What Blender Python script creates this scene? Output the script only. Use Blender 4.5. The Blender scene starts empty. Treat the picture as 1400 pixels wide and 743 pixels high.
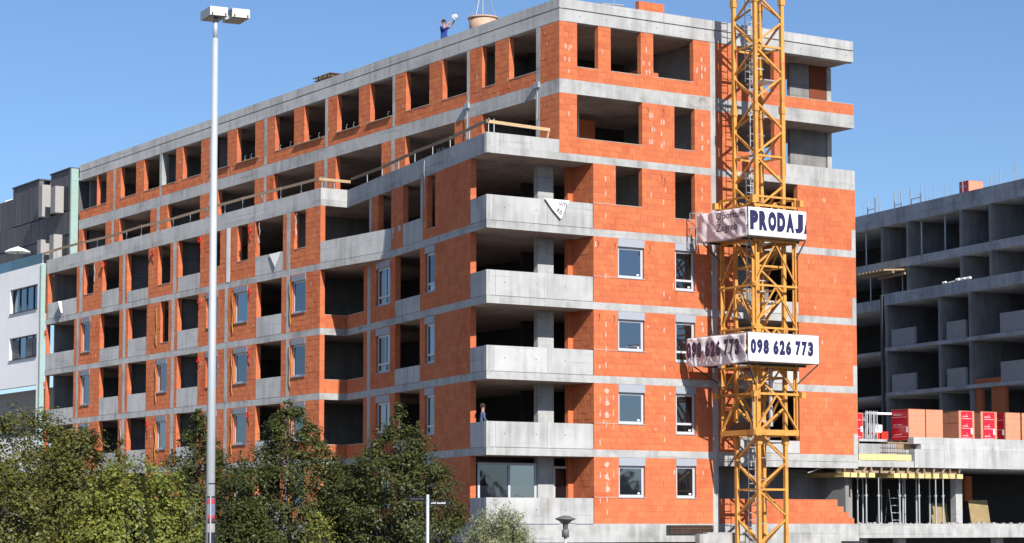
import bpy, bmesh, math, random
from mathutils import Vector, Matrix
import numpy as np
R_ = math.radians
SC = bpy.context.scene
COL = SC.collection
random.seed(7)

# ------------------------------------------------------------------ camera
cam_d = bpy.data.cameras.new('camera')
cam = bpy.data.objects.new('camera', cam_d); COL.objects.link(cam); SC.camera = cam
cam_d.sensor_fit = 'HORIZONTAL'; cam_d.sensor_width = 36.0
cam_d.lens = 3098.6 / 1400 * 36.0
cam_d.shift_y = 0.0713
cam_d.clip_start = 0.5; cam_d.clip_end = 4000
cam.location = (-47.203, -75.507, -0.019)
cam.rotation_euler = (R_(90 + 4.533), 0, R_(-32.661))

# ------------------------------------------------------------------ sky and sun
SUN = Vector((-0.14, -1.0, 0.715)).normalized()
w = bpy.data.worlds.new('World'); SC.world = w; w.use_nodes = True
nt = w.node_tree; bg = nt.nodes['Background']
sky = nt.nodes.new('ShaderNodeTexSky'); sky.sky_type = 'NISHITA'; sky.sun_disc = False
sky.sun_elevation = math.asin(SUN.z); sky.sun_rotation = math.atan2(SUN.x, SUN.y)
sky.altitude = 100; sky.air_density = 0.85; sky.dust_density = 0.55; sky.ozone_density = 6.0
nt.links.new(sky.outputs[0], bg.inputs[0]); bg.inputs[1].default_value = 0.089
sl = bpy.data.lights.new('sun', 'SUN'); sl.energy = 5.0; sl.angle = R_(0.53); sl.color = (1.0, 0.968, 0.91)
so = bpy.data.objects.new('sun', sl); COL.objects.link(so)
so.rotation_euler = SUN.to_track_quat('Z', 'Y').to_euler()
SC.view_settings.view_transform = 'Standard'; SC.view_settings.look = 'None'
SC.view_settings.exposure = 0.56; SC.view_settings.gamma = 1.0

# ------------------------------------------------------------------ materials
def mat(name, col, rough=0.8, var=0.0, scale=4.0, bump=0.0, metal=0.0, island=0.0, objrand=0.0,
        stain=None, stain_scale=0.6, stain_amt=0.5, streak=False, spec=0.3, hue=0.0, detail=6.0):
    m = bpy.data.materials.new(name); m.use_nodes = True
    n = m.node_tree.nodes; l = m.node_tree.links
    b = n['Principled BSDF']; b.inputs['Roughness'].default_value = rough
    b.inputs['Metallic'].default_value = metal
    b.inputs['Specular IOR Level'].default_value = spec
    if rough >= 0.8: b.inputs['Diffuse Roughness'].default_value = 1.0
    c = n.new('ShaderNodeRGB'); c.outputs[0].default_value = (*col, 1); out = c.outputs[0]
    tc = n.new('ShaderNodeTexCoord')
    def mp(s):
        k = n.new('ShaderNodeMapping'); k.inputs['Scale'].default_value = s
        l.new(tc.outputs['Object'], k.inputs[0]); return k.outputs[0]
    def hsv(o, fac, lo, hi, hlo=0.5, hhi=0.5):
        h = n.new('ShaderNodeHueSaturation')
        r = n.new('ShaderNodeMapRange'); r.inputs[3].default_value = lo; r.inputs[4].default_value = hi
        l.new(fac, r.inputs[0]); l.new(r.outputs[0], h.inputs['Value']); l.new(o, h.inputs['Color'])
        if hlo != hhi:
            r2 = n.new('ShaderNodeMapRange'); r2.inputs[3].default_value = hlo; r2.inputs[4].default_value = hhi
            l.new(fac, r2.inputs[0]); l.new(r2.outputs[0], h.inputs['Hue'])
        return h.outputs[0]
    if var:
        t = n.new('ShaderNodeTexNoise'); t.inputs['Scale'].default_value = scale; t.inputs['Detail'].default_value = detail
        t.inputs['Roughness'].default_value = 0.65
        l.new(mp((1, 1, 1)), t.inputs[0]); out = hsv(out, t.outputs[0], 1 - var * 2, 1 + var * 2)
    if island:
        g = n.new('ShaderNodeNewGeometry'); out = hsv(out, g.outputs['Random Per Island'], 1 - island, 1 + island, 0.5 - hue, 0.5 + hue)
    if objrand:
        g = n.new('ShaderNodeObjectInfo'); out = hsv(out, g.outputs['Random'], 1 - objrand, 1 + objrand, 0.5 - hue, 0.5 + hue)
    if stain:
        t = n.new('ShaderNodeTexNoise'); t.inputs['Scale'].default_value = stain_scale; t.inputs['Detail'].default_value = 8
        t.inputs['Roughness'].default_value = 0.7
        l.new(mp((1, 1, 1)), t.inputs[0])
        r = n.new('ShaderNodeMapRange'); r.inputs[1].default_value = 0.52; r.inputs[2].default_value = 0.72
        r.inputs[3].default_value = 0; r.inputs[4].default_value = stain_amt
        l.new(t.outputs[0], r.inputs[0])
        x = n.new('ShaderNodeMix'); x.data_type = 'RGBA'; l.new(r.outputs[0], x.inputs[0])
        l.new(out, x.inputs[6]); x.inputs[7].default_value = (*stain, 1); out = x.outputs[2]
    if streak:
        t = n.new('ShaderNodeTexNoise'); t.inputs['Scale'].default_value = 0.42; t.inputs['Detail'].default_value = 7; t.inputs['Roughness'].default_value = 0.75
        l.new(mp((1.3, 1.3, 0.8)), t.inputs[0])
        r = n.new('ShaderNodeMapRange'); r.inputs[1].default_value = 0.58; r.inputs[2].default_value = 0.72; r.inputs[3].default_value = 0; r.inputs[4].default_value = 0.45
        l.new(t.outputs[0], r.inputs[0]); x = n.new('ShaderNodeMix'); x.data_type = 'RGBA'; l.new(r.outputs[0], x.inputs[0]); l.new(out, x.inputs[6])
        x.inputs[7].default_value = (col[0] * 1.0, col[1] * .84, col[2] * .62, 1); out = x.outputs[2]
        t = n.new('ShaderNodeTexNoise'); t.inputs['Scale'].default_value = 3.2; t.inputs['Detail'].default_value = 5
        l.new(mp((1, 1, 0.10)), t.inputs[0])
        t2 = n.new('ShaderNodeTexNoise'); t2.inputs['Scale'].default_value = 0.7; l.new(mp((1, 1, 1)), t2.inputs[0])
        mu = n.new('ShaderNodeMath'); mu.operation = 'MULTIPLY'; l.new(t.outputs[0], mu.inputs[0]); l.new(t2.outputs[0], mu.inputs[1])
        r = n.new('ShaderNodeMapRange'); r.inputs[1].default_value = 0.20; r.inputs[2].default_value = 0.38
        r.inputs[3].default_value = 1.07; r.inputs[4].default_value = 0.80
        l.new(mu.outputs[0], r.inputs[0])
        h = n.new('ShaderNodeHueSaturation'); l.new(r.outputs[0], h.inputs['Value']); l.new(out, h.inputs['Color']); out = h.outputs[0]
        # thin dark pour lines, nearly level
        wv = n.new('ShaderNodeTexNoise'); wv.inputs['Scale'].default_value = 2.6; wv.inputs['Detail'].default_value = 3
        l.new(mp((0.10, 0.10, 3.0)), wv.inputs[0])
        r3 = n.new('ShaderNodeMapRange'); r3.inputs[1].default_value = 0.62; r3.inputs[2].default_value = 0.70
        r3.inputs[3].default_value = 1.0; r3.inputs[4].default_value = 0.80
        l.new(wv.outputs[0], r3.inputs[0])
        h2 = n.new('ShaderNodeHueSaturation'); l.new(r3.outputs[0], h2.inputs['Value']); l.new(out, h2.inputs['Color']); out = h2.outputs[0]
    l.new(out, b.inputs['Base Color'])
    if bump:
        t = n.new('ShaderNodeTexNoise'); t.inputs['Scale'].default_value = scale * 6; t.inputs['Detail'].default_value = 4
        l.new(mp((1, 1, 1)), t.inputs[0])
        bp = n.new('ShaderNodeBump'); bp.inputs['Strength'].default_value = bump; bp.inputs['Distance'].default_value = 0.02
        l.new(t.outputs[0], bp.inputs['Height']); l.new(bp.outputs[0], b.inputs['Normal'])
    return m

BRK = (0.56, 0.172, 0.076)
M = {}
M['brick'] = mat('clay_brick', BRK, 0.9, var=0.08, scale=1.2, island=0.075, hue=0.003, bump=0.3, spec=0.15, stain=(0.43, 0.088, 0.034), stain_scale=0.6, stain_amt=0.9)
M['brick_o'] = mat('clay_brick_single', BRK, 0.9, var=0.08, scale=1.2, objrand=0.075, hue=0.003, bump=0.3, spec=0.15, stain=(0.43, 0.088, 0.034), stain_scale=0.6, stain_amt=0.9)
M['joint'] = mat('brick_joint', (0.20, 0.055, 0.025), 0.95, var=0.12, scale=3)
M['joint_l'] = mat('mortar_joint', (0.46, 0.27, 0.20), 0.95, var=0.15, scale=3)
M['mortar'] = mat('mortar_smear', (0.55, 0.40, 0.33), 0.95, var=0.1, scale=6)
M['sillmortar'] = mat('sill_mortar', (0.5, 0.42, 0.36), 0.95, var=0.12, scale=5)
M['conc'] = mat('fair_concrete', (0.41, 0.408, 0.40), 0.85, var=0.13, scale=3.5, streak=True, stain=(0.16, 0.15, 0.14),
                stain_scale=0.7, stain_amt=0.38, bump=0.35, spec=0.2)
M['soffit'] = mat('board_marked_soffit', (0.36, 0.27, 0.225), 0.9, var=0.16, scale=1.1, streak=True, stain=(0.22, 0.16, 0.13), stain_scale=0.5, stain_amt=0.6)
M['conc_p'] = mat('panel_concrete', (0.445, 0.443, 0.438), 0.85, var=0.06, scale=2.0, streak=True, objrand=0.06,
                  stain=(0.20, 0.19, 0.175), stain_scale=0.6, stain_amt=0.30, bump=0.35, spec=0.2)
M['soot'] = mat('sooty_concrete', (0.36, 0.35, 0.33), 0.9, var=0.2, scale=4, streak=True, stain=(0.03, 0.027, 0.025), stain_scale=2.6, stain_amt=0.95)
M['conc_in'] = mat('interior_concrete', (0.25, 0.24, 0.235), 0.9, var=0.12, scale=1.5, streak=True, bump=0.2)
M['conc_far'] = mat('grey_concrete', (0.45, 0.445, 0.45), 0.9, var=0.14, scale=1.2, streak=True, stain=(0.12, 0.12, 0.12), stain_scale=0.4, stain_amt=0.6)
M['block'] = mat('blockwork', (0.36, 0.35, 0.345), 0.95, var=0.12, scale=5, island=0.15)
M['tie'] = mat('tie_hole', (0.03, 0.03, 0.03), 0.9)
M['white'] = mat('white_frame', (0.44, 0.455, 0.49), 0.4, var=0.03)
M['shutter'] = mat('shutter_box_grey', (0.29, 0.31, 0.35), 0.6, var=0.04)
M['timber'] = mat('raw_timber', (0.30, 0.22, 0.15), 0.85, var=0.2, scale=5, objrand=0.2)
M['timber_l'] = mat('pale_timber', (0.50, 0.36, 0.21), 0.8, var=0.15, scale=5, objrand=0.15)
M['form_y'] = mat('yellow_formwork', (0.58, 0.46, 0.20), 0.6, var=0.12, scale=4, objrand=0.15)
M['ply'] = mat('plywood', (0.30, 0.22, 0.11), 0.8, var=0.25, scale=3)
M['steel'] = mat('galvanised_steel', (0.45, 0.46, 0.47), 0.45, var=0.12, metal=0.6)
M['dsteel'] = mat('dark_steel', (0.06, 0.06, 0.065), 0.6, var=0.2)
M['rust'] = mat('rusty_rebar', (0.13, 0.075, 0.05), 0.9, var=0.3)
M['crane'] = mat('crane_yellow', (0.56, 0.265, 0.055), 0.55, var=0.16, scale=2.0, stain=(0.20, 0.08, 0.03), stain_scale=1.6, stain_amt=0.85, spec=0.4)
M['alu'] = mat('ladder_alu', (0.55, 0.56, 0.57), 0.4, metal=0.5, var=0.1)
M['banner'] = mat('white_banner', (0.80, 0.80, 0.80), 0.55, var=0.02)
M['pinkban'] = mat('thin_banner', (0.68, 0.61, 0.62), 0.5, var=0.06, scale=2.5)
M['ink'] = mat('navy_print', (0.018, 0.016, 0.07), 0.6)
M['ink2'] = mat('dark_print', (0.05, 0.03, 0.06), 0.6)
M['red'] = mat('red_plastic', (0.62, 0.03, 0.02), 0.5)
M['yel'] = mat('yellow_hose', (0.55, 0.30, 0.03), 0.6)
M['film'] = mat('red_film', (0.50, 0.012, 0.03), 0.25, var=0.12, scale=3, spec=0.5)
M['filmw'] = mat('film_print', (0.75, 0.68, 0.68), 0.4)
M['pbrick'] = mat('stacked_brick', (0.56, 0.225, 0.135), 0.6, var=0.07, scale=2, island=0.05, hue=0.008, spec=0.4)
M['mint'] = mat('mint_insulation', (0.33, 0.45, 0.405), 0.8, var=0.06, scale=3, island=0.08)
M['clad'] = mat('dark_cladding', (0.105, 0.10, 0.105), 0.7, var=0.10, scale=2.5, island=0.12, objrand=0.12)
M['claddl'] = mat('window_box_grey', (0.30, 0.285, 0.27), 0.7, var=0.06)
M['plaster'] = mat('pale_render', (0.74, 0.74, 0.75), 0.9, var=0.05, scale=1.0, stain=(0.3, 0.3, 0.3), stain_scale=0.5, stain_amt=0.3)
M['lampk'] = mat('lamp_dark_grey', (0.13, 0.125, 0.125), 0.5)
M['cloth'] = mat('white_cloth', (0.8, 0.79, 0.77), 0.9)
M['pole'] = mat('lamp_pole_grey', (0.42, 0.44, 0.46), 0.5, var=0.06, scale=2, metal=0.2)
M['lampw'] = mat('lamp_white', (0.52, 0.515, 0.49), 0.5, var=0.04)
M['lampg'] = mat('lamp_glass', (0.10, 0.09, 0.085), 0.25)
M['signb'] = mat('sign_black', (0.012, 0.012, 0.014), 0.4)
M['signw'] = mat('sign_letter', (0.7, 0.7, 0.7), 0.6)
M['gravel'] = mat('site_ground', (0.27, 0.245, 0.215), 0.95, var=0.25, scale=0.5, detail=10)
M['road'] = mat('asphalt', (0.05, 0.05, 0.052), 0.9, var=0.2, scale=2)
M['bark'] = mat('bark', (0.09, 0.07, 0.05), 0.95, var=0.3, scale=6)
M['skin'] = mat('skin', (0.42, 0.20, 0.13), 0.6)
M['blue'] = mat('blue_tshirt', (0.02, 0.05, 0.24), 0.9, var=0.1)
M['jean'] = mat('blue_trousers', (0.05, 0.08, 0.17), 0.9, var=0.2)
M['paleblue'] = mat('shaded_blue_shirt', (0.09, 0.12, 0.21), 0.9, var=0.1)  # pale blue darkened: the balcony's shade is put into the colour
M['hair'] = mat('dark_hair', (0.03, 0.022, 0.018), 0.8)
M['bucket'] = mat('skip_tan', (0.46, 0.30, 0.21), 0.6, var=0.14, scale=3, stain=(0.30, 0.11, 0.04), stain_scale=1.4, stain_amt=0.7)
M['core'] = mat('room_shade', (0.075, 0.07, 0.068), 0.9, var=0.15, scale=1)  # near-black concrete: the darkness of the rooms is put into the wall colour
M['post_r'] = mat('poster_red', (0.36, 0.05, 0.07), 0.6, var=0.2, scale=9)
M['post_b'] = mat('poster_blue', (0.14, 0.18, 0.27), 0.6, var=0.4, scale=9)
M['post_k'] = mat('poster_black', (0.02, 0.02, 0.03), 0.6, var=0.2, scale=9)
M['post_w'] = mat('poster_white', (0.3, 0.28, 0.27), 0.6, var=0.2, scale=9)
M['roller'] = mat('roller_slats', (0.16, 0.16, 0.17), 0.5, island=0.2)

def glass(name, tint, fac, rough=0.02):
    m = bpy.data.materials.new(name); m.use_nodes = True
    n = m.node_tree.nodes; l = m.node_tree.links; n.remove(n['Principled BSDF'])
    d = n.new('ShaderNodeBsdfDiffuse'); d.inputs[0].default_value = (*tint, 1)
    g = n.new('ShaderNodeBsdfGlossy'); g.inputs[1].default_value = rough; g.inputs[0].default_value = (0.74, 0.87, 1, 1)
    t = n.new('ShaderNodeTexNoise'); t.inputs['Scale'].default_value = 0.8
    tc = n.new('ShaderNodeTexCoord'); l.new(tc.outputs['Object'], t.inputs[0])
    bp = n.new('ShaderNodeBump'); bp.inputs['Strength'].default_value = 0.06; bp.inputs['Distance'].default_value = 0.05
    l.new(t.outputs[0], bp.inputs['Height']); l.new(bp.outputs[0], g.inputs['Normal'])
    x = n.new('ShaderNodeMixShader'); oi = n.new('ShaderNodeObjectInfo'); mr = n.new('ShaderNodeMapRange'); mr.inputs[3].default_value = fac * .6; mr.inputs[4].default_value = fac * 1.45
    l.new(oi.outputs['Random'], mr.inputs[0]); l.new(mr.outputs[0], x.inputs[0])
    l.new(d.outputs[0], x.inputs[1]); l.new(g.outputs[0], x.inputs[2]); l.new(x.outputs[0], n['Material Output'].inputs[0])
    return m
M['glass'] = glass('window_glass', (0.012, 0.014, 0.02), 0.24)
M['glassd'] = glass('dark_glass', (0.008, 0.008, 0.01), 0.12)
M['glasst'] = glass('teal_glass', (0.10, 0.17, 0.18), 0.14)

def thin(name, col, tr):
    m = mat(name, col, 0.5, var=0.05, scale=2.5); n = m.node_tree.nodes; l = m.node_tree.links
    t = n.new('ShaderNodeBsdfTranslucent'); t.inputs[0].default_value = (*col, 1); x = n.new('ShaderNodeMixShader'); x.inputs[0].default_value = tr
    l.new(n['Principled BSDF'].outputs[0], x.inputs[1]); l.new(t.outputs[0], x.inputs[2]); l.new(x.outputs[0], n['Material Output'].inputs[0]); return m
M['pinkban'] = thin('thin_banner', (0.88, 0.79, 0.80), 0.4)
M['whiteban'] = thin('white_thin_banner', (0.90, 0.86, 0.87), 0.4)
def leafmat(name, c, var):
    m = bpy.data.materials.new(name); m.use_nodes = True
    n = m.node_tree.nodes; l = m.node_tree.links; b = n['Principled BSDF']
    g = n.new('ShaderNodeNewGeometry'); cr = n.new('ShaderNodeValToRGB')
    e = cr.color_ramp.elements; e[0].color = (*[x * (1 - var) for x in c], 1); e[1].color = (*[x * (1 + var) for x in c], 1)
    a = cr.color_ramp.elements.new(0.93); a.color = (c[0] * 1.6, c[1] * 1.3, c[2] * 1.0, 1)
    l.new(g.outputs['Random Per Island'], cr.inputs[0]); l.new(cr.outputs[0], b.inputs['Base Color'])
    b.inputs['Roughness'].default_value = 0.5; b.inputs['Specular IOR Level'].default_value = 0.35
    tr = n.new('ShaderNodeBsdfTranslucent'); l.new(cr.outputs[0], tr.inputs[0])
    x = n.new('ShaderNodeMixShader'); x.inputs[0].default_value = 0.32
    l.new(b.outputs[0], x.inputs[1]); l.new(tr.outputs[0], x.inputs[2]); l.new(x.outputs[0], n['Material Output'].inputs[0])
    return m
M['leaf_dark'] = leafmat('hornbeam_leaf', (0.056, 0.074, 0.021), 0.40)
M['leaf_olive'] = leafmat('olive_leaf', (0.096, 0.112, 0.028), 0.38)
M['leaf_yel'] = leafmat('yellow_green_leaf', (0.150, 0.185, 0.038), 0.34)
M['leaf_grey'] = leafmat('silver_leaf', (0.20, 0.245, 0.15), 0.35)

# ------------------------------------------------------------------ object helpers
def link(o): COL.objects.link(o); return o
def tag(o, label, cat, group=None):
    o['label'] = label; o['category'] = cat
    if group: o['group'] = group
    return o
def thing(name, label, cat, loc=(0, 0, 0), group=None):
    o = link(bpy.data.objects.new(name, None)); o.location = loc; o.empty_display_size = 0.2
    return tag(o, label, cat, group)
def put(o, parent):
    o.parent = parent
    t = Vector((0, 0, 0)); p = parent
    while p is not None: t = t + p.location; p = p.parent
    o.location = o.location - t          # every parent here is only moved, never turned
    return o

class MB:
    def __init__(s): s.v = []; s.f = []; s.m = []; s.mi = 0
    def box(s, o, u, n, w, a0, a1, b0, b1, c0, c1):
        """box in the frame origin o, axes u, n, w"""
        i = len(s.v)
        for c in (c0, c1):
            for a, b in ((a0, b0), (a1, b0), (a1, b1), (a0, b1)):
                s.v.append(tuple(o + u * a + n * b + w * c))
        F = [(0, 3, 2, 1), (4, 5, 6, 7), (0, 1, 5, 4), (1, 2, 6, 5), (2, 3, 7, 6), (3, 0, 4, 7)]
        if u.cross(n).dot(w) < 0: F = [f[::-1] for f in F]
        s.f += [tuple(i + k for k in f) for f in F]; s.m += [s.mi] * 6
    def abox(s, x0, x1, y0, y1, z0, z1):
        s.box(Vector((0, 0, 0)), Vector((1, 0, 0)), Vector((0, 1, 0)), Vector((0, 0, 1)), x0, x1, y0, y1, z0, z1)
    def bar(s, p, q, wd, ht=None, up=(0, 0, 1)):
        p, q = Vector(p), Vector(q); d = q - p; L = d.length; d.normalize(); ht = ht or wd
        up = Vector(up)
        if abs(d.dot(up)) > 0.98: up = Vector((1, 0, 0))
        a = d.cross(up).normalized(); b = a.cross(d).normalized()
        s.box(p, d, a, b, 0, L, -wd / 2, wd / 2, -ht / 2, ht / 2)
    def tube(s, pts, r, n=8, cap=True):
        pts = [Vector(p) for p in pts]; base = len(s.v); rr = r if isinstance(r, (list, tuple)) else [r] * len(pts)
        prev = None
        for i, p in enumerate(pts):
            d = (pts[min(i + 1, len(pts) - 1)] - pts[max(i - 1, 0)]).normalized()
            up = Vector((0, 0, 1)) if abs(d.z) < 0.95 else Vector((1, 0, 0))
            if prev is not None:
                a = (prev - d * prev.dot(d)); a = a.normalized() if a.length > 1e-5 else d.cross(up).normalized()
            else: a = d.cross(up).normalized()
            prev = a; b = d.cross(a)
            for k in range(n):
                t = 2 * math.pi * k / n
                s.v.append(tuple(p + (a * math.cos(t) + b * math.sin(t)) * rr[i]))
        for i in range(len(pts) - 1):
            for k in range(n):
                k2 = (k + 1) % n
                s.f.append((base + i * n + k, base + i * n + k2, base + (i + 1) * n + k2, base + (i + 1) * n + k)); s.m.append(s.mi)
        if cap:
            s.f.append(tuple(base + k for k in range(n))[::-1]); s.m.append(s.mi)
            s.f.append(tuple(base + (len(pts) - 1) * n + k for k in range(n))); s.m.append(s.mi)
    def lathe(s, c, prof, n=24):
        base = len(s.v)
        for r, z in prof:
            for k in range(n):
                t = 2 * math.pi * k / n; s.v.append((c[0] + r * math.cos(t), c[1] + r * math.sin(t), c[2] + z))
        for i in range(len(prof) - 1):
            for k in range(n):
                k2 = (k + 1) % n
                s.f.append((base + i * n + k, base + i * n + k2, base + (i + 1) * n + k2, base + (i + 1) * n + k)); s.m.append(s.mi)
    def prism(s, poly, z0, z1):
        i = len(s.v); n = len(poly)
        s.v += [(x, y, z0) for x, y in poly] + [(x, y, z1) for x, y in poly]
        ar = sum(poly[k][0] * poly[(k + 1) % n][1] - poly[(k + 1) % n][0] * poly[k][1] for k in range(n))
        F = [tuple(range(n))[::-1], tuple(range(n, 2 * n))] + [(k, (k + 1) % n, n + (k + 1) % n, n + k) for k in range(n)]
        if ar < 0: F = [f[::-1] for f in F]
        s.f += [tuple(i + k for k in f) for f in F]; s.m += [s.mi] * len(F)
    def quad(s, a, b, c, d):
        i = len(s.v); s.v += [tuple(a), tuple(b), tuple(c), tuple(d)]; s.f.append((i, i + 1, i + 2, i + 3)); s.m.append(s.mi)
    def build(s, name, mats, parent=None, smooth=False, stuff=False):
        me = bpy.data.meshes.new(name); me.from_pydata(s.v, [], s.f)
        for k in (mats if isinstance(mats, (list, tuple)) else [mats]): me.materials.append(k)
        if any(s.m): me.polygons.foreach_set('material_index', s.m)
        if smooth: me.polygons.foreach_set('use_smooth', [True] * len(s.f))
        o = link(bpy.data.objects.new(name, me))
        if parent is not None: put(o, parent)
        if stuff: o['kind'] = 'stuff'
        return o

Z = Vector((0, 0, 1))
class Frame:
    """facade frame: s along u, d inward from the face, z up"""
    def __init__(s, o, u, inn): s.o = Vector((*o, 0)); s.u = Vector((*u, 0)).normalized(); s.n = Vector((*inn, 0)).normalized()
    def box(s, mb, s0, s1, d0, d1, z0, z1): mb.box(s.o, s.u, s.n, Z, s0, s1, d0, d1, z0, z1)
    def p(s, a, d, z): return s.o + s.u * a + s.n * d + Z * z

# ------------------------------------------------------------------ ground
g = MB(); g.quad((-1500, -1500, -3.4), (1500, -1500, -3.4), (1500, 1500, -3.4), (-1500, 1500, -3.4))
o = g.build('ground', M['gravel']); o['kind'] = 'structure'
g = MB(); g.quad((-200, -52, -3.396), (200, -52, -3.396), (200, -34, -3.396), (-200, -34, -3.396))
o = g.build('road', M['road']); o['kind'] = 'structure'
g = MB(); g.abox(-200, 200, -34, -33.7, -3.6, -3.27); o = g.build('kerb', M['conc_far']); o['kind'] = 'structure'

# ------------------------------------------------------------------ the unfinished brick building
QX, WS, WX, UX, XR, YL = 2.923, 16.9, 1.508, 3.489, 19.22, 51.5
QL = math.hypot(QX, WS)
FR = Frame((0, 0), (1, 0), (0, 1))
FW = Frame((WX, 0), (0, 1), (1, 0))
FU = Frame((UX, 0), (0, 1), (1, 0))
FQ = Frame((0, 0), (QX, WS), (WS, -QX))
FS = Frame((WX, WS), (1, 0), (0, 1))
FL = Frame((5.15, 0), (0, 1), (1, 0))
CAM = Vector(cam.location)

B = thing('unfinished_apartment_block', 'large unfinished apartment block of orange clay brick with bare concrete slabs and balconies', 'building', (3.5, 0, -3.4))

# --- slabs
low = [(0, 0), (XR, 0), (XR, YL), (WX, YL), (WX, WS), (QX, WS)]
CH = (QX / QL * 11.13, WS / QL * 11.13)          # where the fifth floor balcony turns
low5 = [(0, 0), (XR, 0), (XR, YL), (WX, YL), (WX, WS), CH]
upp = [(UX, 0), (XR, 0), (XR, YL), (UX, YL)]
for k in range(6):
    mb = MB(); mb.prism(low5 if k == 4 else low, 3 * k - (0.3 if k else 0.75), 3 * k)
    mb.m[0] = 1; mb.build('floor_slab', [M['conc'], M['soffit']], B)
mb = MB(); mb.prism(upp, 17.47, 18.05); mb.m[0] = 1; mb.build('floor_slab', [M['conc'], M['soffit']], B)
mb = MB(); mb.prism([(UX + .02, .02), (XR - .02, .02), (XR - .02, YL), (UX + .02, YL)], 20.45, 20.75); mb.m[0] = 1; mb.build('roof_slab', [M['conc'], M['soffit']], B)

def panels(name, fr, s0, s1, z0, z1, step, d1=0.18, lines=None, back=M['conc'], pan='concrete_panel', skipback=False):
    """a cast wall: backing plus formwork panels a few mm proud, recessed joints"""
    mb = MB(); fr.box(mb, s0 + .003, s1 - .003, .03, d1, z0 + .003, z1 - .004); bk = mb.build(name, back, B)
    cuts = [s0]
    if lines: cuts += lines
    else:
        n = max(1, round((s1 - s0) / step)); cuts += [s0 + (s1 - s0) * i / n for i in range(1, n)]
    cuts.append(s1)
    for a, b in zip(cuts, cuts[1:]):
        m = MB(); e = random.uniform(0, .006)
        fr.box(m, a + .007, b - .007, e, .07, z0 + .02, z1); p = m.build(pan, M['conc_p'], None); put(p, bk)
    return bk

# roof beam in two lifts
for fr, s1, st in ((FU, YL, 2.55), (FR, None, 2.6)):
    a0, a1 = (0.0, YL) if fr is FU else (UX, XR)
    a0e = a0 + (0.0 if fr is FR else .0)
    panels('roof_beam', fr, a0, a1, 20.42, 20.93, st * 1.5, .3)
    panels('roof_parapet', fr, a0, a1, 20.96, 21.37, st, .22)
# terrace parapet, level six
panels('terrace_parapet', FW, WS, YL, 14.7, 15.52, 3.0)
panels('terrace_parapet', FS, .0, 1.41, 14.7, 15.525, 1.4)
panels('terrace_parapet', FQ, .0, QL - .01, 14.7, 15.515, 2.6)
panels('terrace_parapet', FR, .0, UX, 14.7, 15.525, 1.4, lines=[.62, 2.1])
# balcony parapets on the sunny gable
for k in range(5):
    z = 3 * k
    panels('balcony_parapet', FR, 0.02, 5.12, z + .0, z + 1.03, 2.4, .16, lines=[.33 + .1 * (k % 2), 2.9])
    panels('balcony_parapet', FQ, 0.012, 1.71, z + .0, z + 1.02, 1.5, .16, lines=[.55])

# --- bricks
SINGLE = []          # (area, frame, s0, s1, z0, z1) candidates for single bricks
STUFF = MB(); PATCH = MB(); SILL = MB()
def brickwall(fr, key, s0, s1, z0, z1, th=0.25, reveal=True):
    if s1 - s0 < .02 or z1 - z0 < .02: return
    mb = MB(); fr.box(mb, s0 + .006, s1 - .006, .010, th - .01, z0 + .001, z1 - .001)
    back = mb.build('brick_pier' if z1 - z0 > 1.3 else 'brick_apron', M['joint_l' if key[0] in 'UW' else 'joint'], B)
    bed = .005 if key[0] in 'UW' else .002
    H, L = .25, .375
    c0 = math.floor(z0 / H + 1e-4)
    r = c0
    z = z0
    while z < z1 - .015:
        zt = min(z1, (r + 1) * H)
        if z1 - zt < .05: zt = z1
        off = (r % 2) * L / 2
        x = s0
        while x < s1 - .005:
            nx = (math.floor((x - off) / L + 1e-4) + 1) * L + off
            if nx - x < .06: nx += L
            if s1 - nx < .06: nx = s1
            nx = min(nx, s1)
            jg = random.choice((.002, .003, .004, .009)); b = (x + (.002 if x > s0 else 0), nx - (jg if nx < s1 else 0), z + bed, zt - bed)
            SINGLE.append((fr, back, *b, th)); x = nx
        z = zt; r += 1
def patches(fr, s0, s1, z0, z1, n, blob=False):
    for _ in range(n):
        c = random.uniform(s0 + .1, s1 - .1); c = round(c / .1875) * .1875; zc = (math.floor(random.uniform(z0 + .1, z1 - .2) / .25) + .5) * .25
        if not (s0 + .05 < c < s1 - .05): continue
        wd = random.uniform(.012, .045); h = random.uniform(.04, .14)
        for q in range(3):
            fr.box(PATCH, c - wd * random.uniform(.4, 1), c + wd * random.uniform(.4, 1), -.004 - q * .001, .004, zc - h + q * .05, zc + h * (q + 1) / 3)
def blob(fr, s, z, r):
    n = 11; i = len(PATCH.v); e = .006 + random.uniform(0, .002)
    for q in range(n):
        rr_ = r * random.uniform(.6, 1.15); PATCH.v.append(tuple(fr.p(s + rr_ * math.cos(q * 6.283 / n), -e, z + rr_ * 1.05 * math.sin(q * 6.283 / n))))
    PATCH.v.append(tuple(fr.p(s, .004, z)))
    PATCH.f.append(tuple(range(i, i + n))); PATCH.m.append(0)
    for q in range(n): PATCH.f.append((i + q, i + n, i + (q + 1) % n)); PATCH.m.append(0)
def grid_patch(fr, s, z, nx, nz, dx=.22, dz=.5, wd=.035, h=.12, big=False):
    for i in range(nx):
        for j in range(nz):
            if random.random() < .28: continue
            zj = z + random.uniform(-.1, .1)
            for q in range(3):
                w2 = wd * random.uniform(.5, 1.2); c = s + i * dx + random.uniform(-.012, .012)
                zz = zj + j * dz + (q - 1) * h * .5
                fr.box(PATCH, c - w2, c + w2, -.004 - q * .001, .004, zz - h * .4, zz + h * .4)
def conc_box(fr, name, s0, s1, d0, d1, z0, z1, m='conc'):
    mb = MB(); fr.box(mb, s0, s1, d0, d1, z0, z1); return mb.build(name, M[m], B)
def sillbed(fr, s0, s1, z, th=.25): fr.box(SILL, s0, s1, -.012, th, z, z + .022)

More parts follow.
